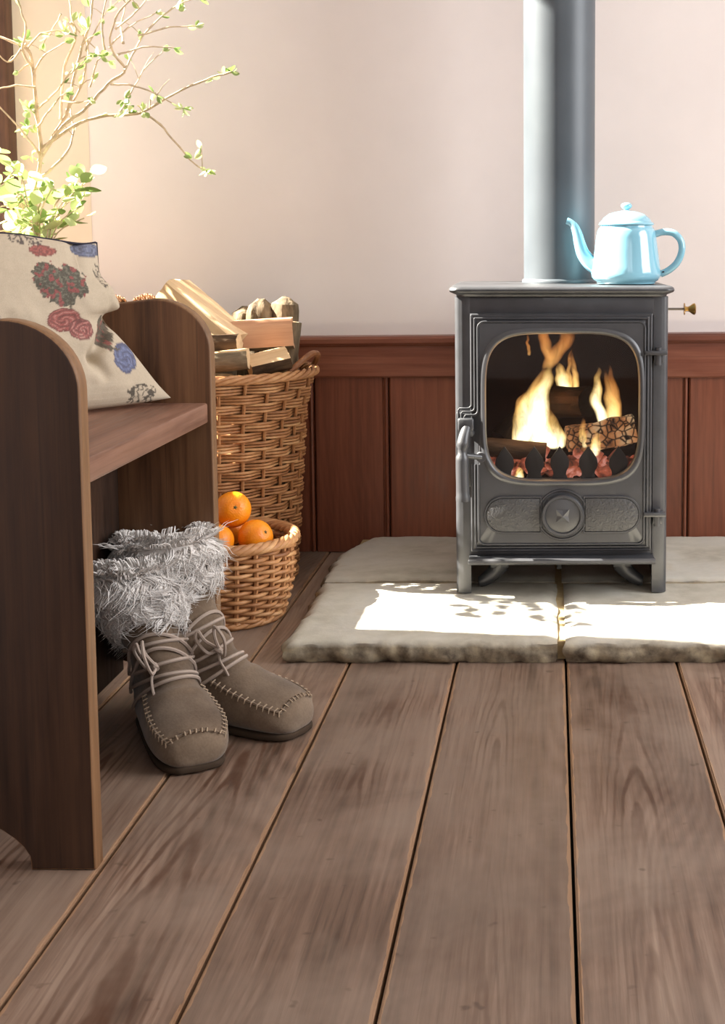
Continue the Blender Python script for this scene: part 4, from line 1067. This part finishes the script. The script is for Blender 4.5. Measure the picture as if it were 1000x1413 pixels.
# ============================================================ FIREWOOD IN THE BASKET
m = NT('split_wood'); v = m.coords((0.06, 1, 1), 9.0); n1 = m.noise(v, 90, 4, 0.6); n2 = m.noise(m.coords((0.3, 1, 1), 9.0), 14, 3)
m.base(m.ramp(m.math('MULTIPLY_ADD', n1, 0.55, m.math('MULTIPLY', n2, 0.45)), [(0.3, srgb(196, 158, 116)), (0.55, srgb(222, 190, 150)), (0.8, srgb(236, 212, 176))]), 0.8, spec=0.2)
m.bump(n1, 0.5, 0.002); M['split'] = m.m
m = NT('split_pink'); v = m.coords((0.06, 1, 1), 9.0); n1 = m.noise(v, 70, 4, 0.6); n2 = m.noise(m.coords((0.3, 1, 1), 4.0), 12, 3)
c = m.ramp(m.math('MULTIPLY_ADD', n1, 0.5, m.math('MULTIPLY', n2, 0.5)), [(0.3, srgb(176, 122, 88)), (0.5, srgb(206, 158, 124)), (0.75, srgb(220, 184, 148))])
m.base(c, 0.8, spec=0.2); m.bump(n1, 0.5, 0.002); M['split_pink'] = m.m
class Sec:
    """split section: flat cut faces given as (angle, distance) half-planes inside a round log"""
    def __init__(s, cuts): s.cuts = [(R(a), d) for a, d in cuts]
    def __call__(s, a):
        r = 1.0
        for ca, d in s.cuts:
            c = math.cos(a-ca)
            if c > 1e-3: r = min(r, d/c)
        return r
    def cut(s, a): return s(a) < 0.985
wg = 'firewood in the tall wicker basket'
def W(x, y, z): return (x, y, z)
def fw(label, p0, p1, r, seed, mats, cuts=None, **kw):
    return tag(rough_log(p0, p1, r, seed, mats, Sec(cuts) if cuts else None, name='firewood_log', n=24, **kw), label, 'log', wg)
# upright bark-covered logs standing in the basket
fw('rounded bark log standing upright, leftmost of three at the back', (-0.665, 2.785, 0.03), (-0.654, 2.785, 0.562), 0.027, 31, ['bark', 'bark'], lump=0.22, rows=40, dome=1.0)
fw('rounded bark log standing upright, middle of three at the back', (-0.630, 2.735, 0.03), (-0.609, 2.745, 0.580), 0.031, 33, ['bark', 'bark'], lump=0.22, rows=40, dome=1.1)
fw('rounded bark log standing upright, rightmost of three at the back', (-0.592, 2.765, 0.03), (-0.557, 2.745, 0.584), 0.029, 35, ['bark', 'bark'], lump=0.22, rows=40, dome=0.8)
# pale split log leaning out of the left of the basket, in the sun
fw('large pale split log leaning on the heap above the bench end', (-0.778, 2.665, 0.602), (-0.636, 2.610, 0.494), 0.056, 37, ['bark', 'split'], [(95, 0.45), (185, 0.5)], lump=0.05)
fw('pinkish split log with a knot lying across the basket', (-0.685, 2.640, 0.512), (-0.528, 2.665, 0.520), 0.040, 39, ['bark', 'split_pink'], [(180, 0.45), (90, 0.62), (-60, 0.7)], lump=0.04)
fw('short pale wedge of wood with ragged bark near the basket handle', (-0.600, 2.570, 0.462), (-0.528, 2.600, 0.478), 0.034, 41, ['bark_dark', 'split'], [(120, 0.30), (45, 0.45)], lump=0.08)
fw('grey weathered log resting on the front rim of the basket', (-0.735, 2.520, 0.462), (-0.590, 2.535, 0.474), 0.023, 43, ['bark', 'split'], [(95, 0.7)], lump=0.10)
fw('dark bark log tucked above the grey log at the front', (-0.730, 2.575, 0.492), (-0.615, 2.570, 0.498), 0.021, 45, ['bark_dark', 'split'], lump=0.12)
fw('upright log with yellowish bark at the far right of the basket', (-0.590, 2.672, 0.03), (-0.533, 2.690, 0.535), 0.018, 47, ['bark', 'split'], lump=0.12)
fw('thick log at the back left of the basket behind the bench end', (-0.80, 2.74, 0.03), (-0.80, 2.745, 0.545), 0.045, 49, ['bark', 'split'], lump=0.12)
fw('round log low in the middle of the basket', (-0.69, 2.66, 0.03), (-0.69, 2.655, 0.465), 0.046, 51, ['bark', 'split'], lump=0.1)
fw('round log low at the front of the basket', (-0.665, 2.575, 0.03), (-0.665, 2.565, 0.435), 0.040, 52, ['bark', 'split'], lump=0.1)

fw('round log standing at the left edge of the basket behind the bench end', (-0.845, 2.665, 0.03), (-0.860, 2.700, 0.548), 0.030, 53, ['bark', 'split'], lump=0.1)
# pine cones
M['cone'] = plain('pine_cone', srgb(128, 92, 62), 0.7, spec=0.3, nscale=90, namp=0.35)
def cone(label, loc, rot, sc):
    t = thing('pine_cone', label, 'pine cone', loc, rot, 'pine cones by the log basket')
    b = MB(); b.lathe([(0.001, 0.0), (0.010*sc, 0.006*sc), (0.014*sc, 0.02*sc), (0.010*sc, 0.045*sc), (0.002*sc, 0.062*sc)], 12); b.build('core', 'cone', t)
    b = MB()
    for k in range(70):
        h = k/70; a = k*2.39996; r = (0.013+0.015*math.sin(math.pi*min(1, h*0.9+0.12)))*sc; z = (0.004+0.058*h)*sc
        d = Vector((math.cos(a), math.sin(a), 0)); sd_ = Vector((-math.sin(a), math.cos(a), 0)); u_ = Vector((0, 0, 1))
        c0 = d*0.006*sc+u_*z; tip = d*r+u_*(z+0.006*sc); w = 0.0062*sc
        b.add([c0-sd_*w*0.4, c0+sd_*w*0.4, tip+sd_*w-u_*0.001*sc, tip+d*0.003*sc+u_*0.003*sc, tip-sd_*w-u_*0.001*sc, tip+u_*0.004*sc-d*0.003*sc],
              [(0, 1, 2, 3, 4), (1, 0, 5), (0, 4, 5), (4, 3, 5), (3, 2, 5), (2, 1, 5)])
    b.build('scales', 'cone', t, smooth=False)
cone('pine cone just visible beside the cushion above the bench end', (-0.872, 2.700, 0.566), (R(84), 0, R(-75)), 0.75)
cone('pine cone perched on the logs left of the big pale log', (-0.815, 2.735, 0.564), (R(84), 0, R(-80)), 0.85)
cone('pine cone lying behind the bench end, next to the pale split log', (-0.795, 2.785, 0.564), (R(84), 0, R(-60)), 0.8)

# ============================================================ PLANT ON THE SILL
M['twig'] = plain('twig_bark', srgb(190, 168, 140), 0.8, spec=0.2, nscale=60, namp=0.25)
m = NT('fresh_leaf'); v = m.coords((1, 1, 1), 3); oi = m.add('ShaderNodeObjectInfo')
c = m.ramp(oi.outputs['Random'], [(0.0, srgb(112, 140, 74)), (0.5, srgb(164, 182, 116)), (1.0, srgb(214, 220, 168))])
m.base(c, 0.5, spec=0.4)
tl_ = m.add('ShaderNodeBsdfTranslucent'); m.link(c, tl_.inputs[0]); mx = m.add('ShaderNodeMixShader'); mx.inputs[0].default_value = 0.35
m.link(m.bsdf.outputs[0], mx.inputs[1]); m.link(tl_.outputs[0], mx.inputs[2]); m.link(mx.outputs[0], m.out.inputs[0]); M['leaf'] = m.m
M['terracotta'] = plain('stoneware', srgb(120, 84, 62), 0.5, nscale=20)
M['soil'] = plain('soil', srgb(52, 38, 28), 0.95, spec=0.05, nscale=120, namp=0.4, bump=0.8)
pz = WZ0+0.0225
plant = thing('potted_shrub', 'budding bare-branched shrub with leafy base in a pot on the sill', 'plant', (-1.024, 2.62, pz))
O = Vector((1.024, -2.62, -pz)); KS = 1.048      # branch points below were surveyed at 2.5 m, the pot stands at 2.62 m
def far(p): return Vector((p[0]*KS, p[1]*KS, 0.69+(p[2]-0.69)*KS))
b = MB(); b.lathe([(0.001, 0.0), (0.046, 0.0), (0.050, 0.004), (0.060, 0.145), (0.064, 0.148), (0.064, 0.166), (0.059, 0.166), (0.055, 0.154), (0.001, 0.152)], 40); pot = b.build('pot', 'terracotta', plant, angle=40)
b = MB(); b.lathe([(0.001, 0.1525), (0.0545, 0.1525), (0.053, 0.1585), (0.001, 0.161)], 30); b.build('soil', 'soil', pot)
BR = [
([(-0.983,2.5,0.662),(-0.983,2.5,0.72),(-0.978,2.5,0.797),(-0.966,2.5,0.86),(-0.967,2.5,0.895),(-0.972,2.5,0.962),(-0.976,2.5,1.023),(-0.984,2.5,1.059),(-1.011,2.5,1.073),(-1.043,2.5,1.086)],0.005),
([(-0.969,2.5,0.851),(-0.943,2.508,0.901),(-0.917,2.517,0.951),(-0.909,2.525,1.006),(-0.892,2.533,1.072),(-0.88,2.542,1.114),(-0.876,2.55,1.167)],0.004),
([(-0.96,2.49,0.867),(-0.912,2.484,0.92),(-0.868,2.478,0.949),(-0.824,2.471,0.993),(-0.792,2.465,1.014),(-0.805,2.459,1.04),(-0.813,2.453,1.065),(-0.796,2.446,1.114),(-0.76,2.44,1.147)],0.0036),
([(-0.964,2.5,0.875),(-0.906,2.503,0.915),(-0.865,2.506,0.932),(-0.818,2.509,0.939),(-0.777,2.511,0.943),(-0.715,2.514,0.978),(-0.647,2.517,1.008),(-0.608,2.52,1.019)],0.0036),
([(-0.78,2.51,0.943),(-0.747,2.522,0.924),(-0.717,2.535,0.884),(-0.689,2.547,0.85),(-0.67,2.56,0.837)],0.0024),
([(-0.974,2.49,1.026),(-0.983,2.475,1.053),(-0.971,2.46,1.09),(-0.973,2.445,1.124),(-0.974,2.43,1.145)],0.0028),
([(-0.984,2.5,1.062),(-0.964,2.52,1.092),(-0.932,2.54,1.1)],0.0024),
([(-0.93,2.51,0.93),(-0.93,2.522,0.992),(-0.927,2.534,1.034),(-0.909,2.546,1.091),(-0.921,2.558,1.133),(-0.929,2.57,1.171)],0.0032),
([(-0.79,2.46,1.014),(-0.775,2.473,1.053),(-0.751,2.485,1.094),(-0.706,2.498,1.136),(-0.666,2.51,1.157)],0.0024),
([(-0.798,2.45,1.041),(-0.754,2.47,1.059),(-0.706,2.49,1.06)],0.002),
([(-0.767,2.47,1.079),(-0.719,2.49,1.098),(-0.67,2.51,1.104)],0.002),
([(-0.819,2.44,1.045),(-0.817,2.425,1.097),(-0.8,2.41,1.141)],0.0024),
([(-0.966,2.5,0.862),(-0.985,2.46,0.905),(-1.015,2.42,0.951)],0.0028),
([(-0.971,2.49,0.813),(-0.926,2.517,0.866),(-0.919,2.543,0.912),(-0.936,2.57,0.97)],0.0028),
([(-0.814,2.45,0.989),(-0.776,2.467,0.988),(-0.74,2.483,0.974),(-0.696,2.5,0.949)],0.0022),
([(-0.974,2.5,1.016),(-0.943,2.475,1.046),(-0.895,2.45,1.065)],0.0022),
([(-0.969,2.5,0.949),(-0.929,2.48,0.976),(-0.894,2.46,1.006),(-0.855,2.44,1.029)],0.0026),
([(-0.926,2.53,0.949),(-0.899,2.537,0.994),(-0.892,2.545,1.036),(-0.889,2.552,1.075),(-0.906,2.56,1.12)],0.0026),
([(-0.889,2.54,1.062),(-0.865,2.565,1.129),(-0.838,2.59,1.166)],0.002),
([(-0.859,2.47,0.986),(-0.84,2.45,1.023),(-0.822,2.43,1.038)],0.0022),
([(-0.788,2.45,1.062),(-0.798,2.475,1.106),(-0.791,2.5,1.158)],0.0026),
([(-0.801,2.45,1.089),(-0.767,2.475,1.127),(-0.754,2.5,1.158)],0.0022),
([(-0.815,2.45,1.054),(-0.782,2.475,1.098),(-0.741,2.5,1.126)],0.0018),
([(-0.969,2.49,0.988),(-0.999,2.47,0.988),(-1.026,2.45,0.978)],0.0024),
([(-0.979,2.48,1.067),(-1.004,2.46,1.031),(-1.019,2.44,1.048)],0.0022),
([(-0.926,2.51,0.964),(-0.886,2.49,0.959),(-0.86,2.47,0.962)],0.0022),
([(-0.963,2.48,0.913),(-0.93,2.46,0.945),(-0.894,2.44,0.972)],0.0024),
([(-0.925,2.52,1.127),(-0.955,2.54,1.096),(-0.977,2.56,1.079)],0.0018),
([(-0.919,2.55,1.118),(-0.896,2.57,1.087),(-0.862,2.59,1.049)],0.0018),
([(-0.808,2.48,0.94),(-0.785,2.497,0.989),(-0.769,2.513,1.025),(-0.738,2.53,1.061)],0.0018),
]
rb = random.Random(5)
leaf_spots = []
for pts, r in BR:
    P = catmull([far(p)+O for p in pts], 4*len(pts))
    P = [p+Vector((0.0022*nz(p, 60, 1), 0.003*nz(p, 50, 2), 0.0022*nz(p, 60, 3))) for p in P]
    b = MB(); n = len(P)
    b.tube(P, [r*(1-0.55*i/(n-1))*(1.25 if i % 5 == 0 else 1) for i in range(n)], 6)
    b.build('branch', 'twig', plant)
    leaf_spots.append((P[-1], (P[-1]-P[-2]).normalized(), 3))
    for i in range(5, n-2):
        if rb.random() < 0.075: leaf_spots.append((P[i], (P[i+1]-P[i]).normalized(), 1))
        if rb.random() < 0.10:     # short side twig
            d = Vector((rb.uniform(-1, 1), rb.uniform(-0.7, 0.7), rb.uniform(-0.2, 1))).normalized(); L = rb.uniform(0.015, 0.05)
            q = P[i]+d*L; b = MB(); b.tube([P[i], P[i]+d*L*0.5+Vector((0, 0, 0.003)), q], [r*0.45, r*0.38, r*0.25], 5); b.build('twig', 'twig', plant)
            if rb.random() < 0.6: leaf_spots.append((q, d, 2))
def leaf_mesh(L, W_, fold):
    b = MB(); n = 7; b.v = []
    for i in range(n):
        t = i/(n-1); w = W_*math.sin(math.pi*min(1, t*0.95+0.03))**0.8; z = 0.22*L*t*t
        b.v += [(t*L, -w, z+fold*w), (t*L, 0, z), (t*L, w, z+fold*w)]
    for i in range(n-1): b.f += [(3*i, 3*i+3, 3*i+4, 3*i+1), (3*i+1, 3*i+4, 3*i+5, 3*i+2)]
    b.mi = [0]*len(b.f); return b.mesh('leaf', 'leaf', recalc=False, angle=180)
LM = [leaf_mesh(0.020, 0.006, 0.5), leaf_mesh(0.016, 0.0045, 0.9), leaf_mesh(0.034, 0.014, 0.25), leaf_mesh(0.028, 0.013, 0.3)]
for p, d, k in leaf_spots:
    for q in range(k):
        e = (d+Vector((rb.uniform(-.7, .7), rb.uniform(-.7, .7), rb.uniform(-.5, .7)))).normalized()
        qn = Vector((1, 0, 0)).rotation_difference(e) @ Quaternion((1, 0, 0), rb.uniform(0, 6.28))
        s = rb.uniform(0.6, 1.15); inst('leaf', LM[q % 2], plant, p, qn.to_euler(), (s, s, s))
# extra bud clusters where the photograph shows them
for p, k in (((-0.603, 2.52, 1.019), 4), ((-0.620, 2.52, 1.014), 3), ((-0.640, 2.517, 1.006), 2), ((-0.668, 2.56, 0.836), 5), ((-0.690, 2.547, 0.858), 4), ((-0.693, 2.50, 0.948), 4), ((-0.740, 2.483, 0.973), 3), ((-0.70, 2.50, 1.13), 5), ((-0.664, 2.51, 1.155), 5),
             ((-0.93, 2.54, 1.098), 5), ((-0.985, 2.50, 0.945), 14), ((-0.990, 2.50, 0.915), 10), ((-0.84, 2.47, 1.045), 7), ((-0.86, 2.47, 1.09), 6), ((-0.80, 2.50, 0.945), 6), ((-0.775, 2.51, 0.945), 6), ((-0.80, 2.48, 0.965), 5), ((-0.985, 2.50, 0.86), 6)):
    for q in range(k):
        e = Vector((rb.uniform(-1, 1), rb.uniform(-1, 0.6), rb.uniform(-0.6, 1))).normalized()
        s = rb.uniform(0.7, 1.3); qn = Vector((1, 0, 0)).rotation_difference(e) @ Quaternion((1, 0, 0), rb.uniform(0, 6.28))
        inst('leaf', LM[q % 2], plant, far(p)+O+e*0.004, qn.to_euler(), (s, s, s))
# leafy base
stems = MB()
for k in range(28):
    a = k*2.4; d = Vector((math.cos(a), math.sin(a)*0.8, 0)); L = rb.uniform(0.05, 0.115); hgt = rb.uniform(0.05, 0.145)
    if d.x < 0: L *= 0.75
    P = catmull([Vector((0, 0, 0.158))+d*0.02, Vector((0, 0, 0.158+hgt*0.6))+d*L*0.6, Vector((0.02, 0, 0.158+hgt))+d*L], 8)
    if k > 16:      # a few long stems trail along the sill towards the viewer
        L = 0.12+0.018*(k-17); hgt = -0.01+0.17*((k*0.37) % 1); d = Vector((rb.uniform(-0.15, 0.25), -1, 0))
        P = catmull([Vector((0, 0, 0.158))+d*0.02, Vector((0, 0, 0.158+hgt))+d*L*0.6, Vector((0, 0, 0.150+hgt))+d*L], 8)
    stems.tube(P, 0.0014, 5)
    for q in range(7):
        p = P[min(7, 2+q)]+Vector((rb.uniform(-.012, .012), rb.uniform(-.012, .012), rb.uniform(-.01, .012)))
        e = (d*rb.uniform(0.1, 1)+Vector((rb.uniform(-.8, .8), rb.uniform(-.9, .5), rb.uniform(-.3, .8)))).normalized()
        qn = Vector((1, 0, 0)).rotation_difference(e) @ Quaternion((1, 0, 0), rb.uniform(-1, 1)); s = rb.uniform(0.7, 1.15)
        inst('leaf', LM[2+q % 2], plant, p, qn.to_euler(), (s, s, s))
stems.build('leafy_stems', 'twig', plant)
